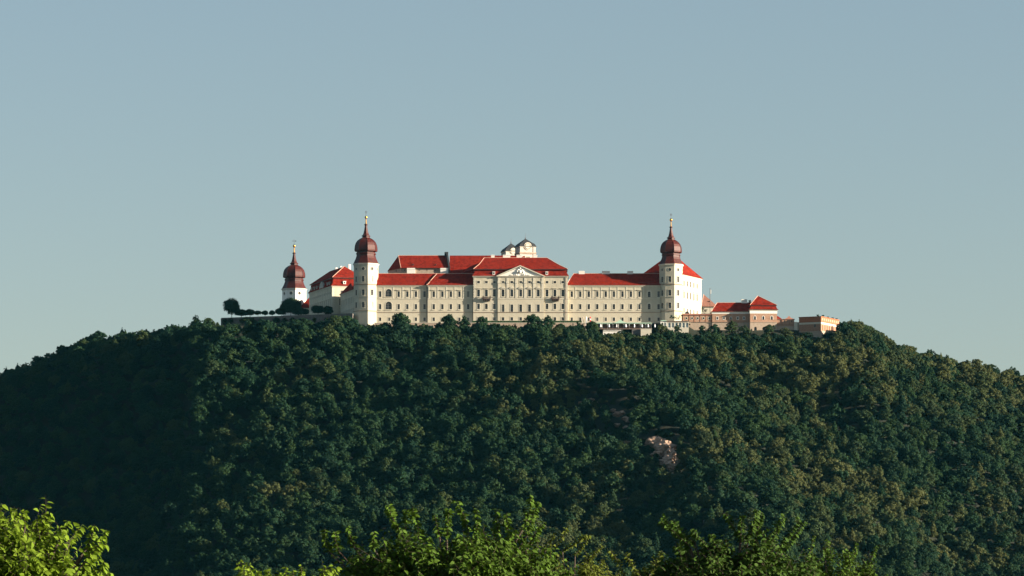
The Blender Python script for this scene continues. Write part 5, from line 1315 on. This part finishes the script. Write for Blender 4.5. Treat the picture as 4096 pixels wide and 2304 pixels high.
fg_tree('wide green cherry tree with upright shoots at the bottom centre', 'cherry_tree', PX(1790, YB), YB, PZ(2430, YB), 2.1, 1.8, .9,
        S_(YB, [(1320, 2210, 1304, 2117, -.4, 1.5), (1360, 2210, 1342, 2125, -.2, 1.5), (1420, 2190, 1399, 2106, -.5, 1.5), (1610, 2140, 1552, 2022, -.3, 2), (1625, 2150, 1625, 2036, .1, 1.6), (1690, 2150, 1652, 2028, -.1, 1.8), (1760, 2150, 1739, 2057, -.2, 1.5), (1790, 2150, 1799, 2038, -.5, 1.7),
                (1875, 2130, 1826, 2003, .1, 2), (1900, 2150, 1907, 2036, -.3, 1.8), (1990, 2150, 1989, 2038, -.1, 1.8), (2040, 2150, 2027, 2049, .3, 1.6), (2090, 2120, 2122, 1981, 0, 2), (2110, 2140, 2157, 2009, -.3, 2), (2130, 2170, 2179, 2085, .1, 1.5), (1500, 2200, 1500, 2130, -.6, 1.3), (2000, 2230, 2060, 2120, -.6, 1.5), (1700, 2250, 1720, 2150, -.8, 1.5), (1850, 2240, 1840, 2140, -.8, 1.5)]),
        LEAF_B, .115, 8200, 62)
YC = 100.0
fg_tree('fine leaved olive green tree right behind the central cherry', 'fruit_tree', PX(2290, YC), YC, PZ(2450, YC), 1.1, 1.1, .95,
        S_(YC, [(2200, 2210, 2266, 2109, 0, 1), (2250, 2200, 2345, 2137, .1, 1.2), (2300, 2220, 2358, 2140, -.2, 1), (2350, 2250, 2410, 2180, 0, 1), (2180, 2200, 2215, 2130, .1, 1)]),
        LEAF_C, .095, 3000, 63, solo_n=200)
YD = 85.0
fg_tree('dark green tree with arching shoots at the bottom right', 'cherry_tree', PX(2935, YD), YD, PZ(2435, YD), 1.7, 1.5, .92,
        S_(YD, [(2760, 2190, 2640, 2085, -.2, 2), (2740, 2150, 2650, 2063, .1, 1.8), (2780, 2170, 2690, 2079, 0, 1.6), (2830, 2190, 2762, 2118, -.3, 1.4), (2960, 2150, 2900, 2052, 0, 1.4), (2960, 2170, 2966, 2063, -.3, 2), (2990, 2170, 3028, 2041, -.1, 2.2), (3020, 2180, 3050, 2047, .2, 2), (3050, 2170, 3137, 2068, -.1, 1.5), (3060, 2190, 3120, 2093, -.4, 1.5), (3110, 2200, 3202, 2074, .1, 1.6), (3130, 2210, 3218, 2085, -.1, 1.5), (2880, 2210, 2840, 2140, -.5, 1.4), (3050, 2250, 3000, 2150, -.6, 1.5)]),
        LEAF_D, .11, 6600, 64)
YE = 110.0
fg_tree('low green bush fading right behind the dark right tree', 'fruit_tree', PX(3340, YE), YE, PZ(2450, YE), 1.3, 1.2, 1.25,
        S_(YE, [(3300, 2230, 3310, 2155, 0, 1), (3400, 2250, 3425, 2165, 0, 1), (3480, 2290, 3512, 2180, .1, 1), (3240, 2220, 3260, 2140, 0, 1)]),
        LEAF_B, .095, 3600, 65, solo_n=150)
YF = 70.0
fg_tree('top of a small yellow green tree peeping in left of the central cherry', 'fruit_tree', PX(1150, YF), YF, PZ(2440, YF), .95, .9, .56,
        S_(YF, [(1040, 2320, 1030, 2282, 0, 1.2), (1100, 2330, 1120, 2288, 0, 1.2), (1200, 2340, 1205, 2262, 0, 1), (1180, 2340, 1170, 2275, .1, .8), (1140, 2330, 1145, 2268, 0, .6), (1330, 2340, 1345, 2270, 0, 1.2), (1300, 2340, 1318, 2285, .1, 1)]),
        LEAF_A, .09, 450, 66, solo_n=120)
fg_tree('yellow green foliage between the central and the right tree', 'fruit_tree', PX(2560, 90), 92, PZ(2450, 92), .8, .8, .85,
        S_(92, [(2600, 2290, 2650, 2205, 0, 1.3), (2560, 2300, 2500, 2215, 0, 1), (2500, 2300, 2440, 2200, .1, 1)]),
        LEAF_C, .095, 1300, 67, solo_n=100)

# ------------------------------------------------------------------ thin evening haze
hm_, hn_, hl_, hb_ = newmat('haze'); hn_.remove(hb_)
pv = hn_.new('ShaderNodeVolumePrincipled'); pv.inputs['Color'].default_value = (.15, .7, 1, 1); pv.inputs['Density'].default_value = 5e-6; pv.inputs['Anisotropy'].default_value = .2
hl_.new(pv.outputs[0], hn_['Material Output'].inputs['Volume'])
m = MB(); m.box(-3100, 3100, -700, 7100, -3.5, 262); hz_ = stuff(m.build('haze', hm_)); hz_['label'] = 'thin bluish haze in the air in front of the hill'; hz_['category'] = 'haze'
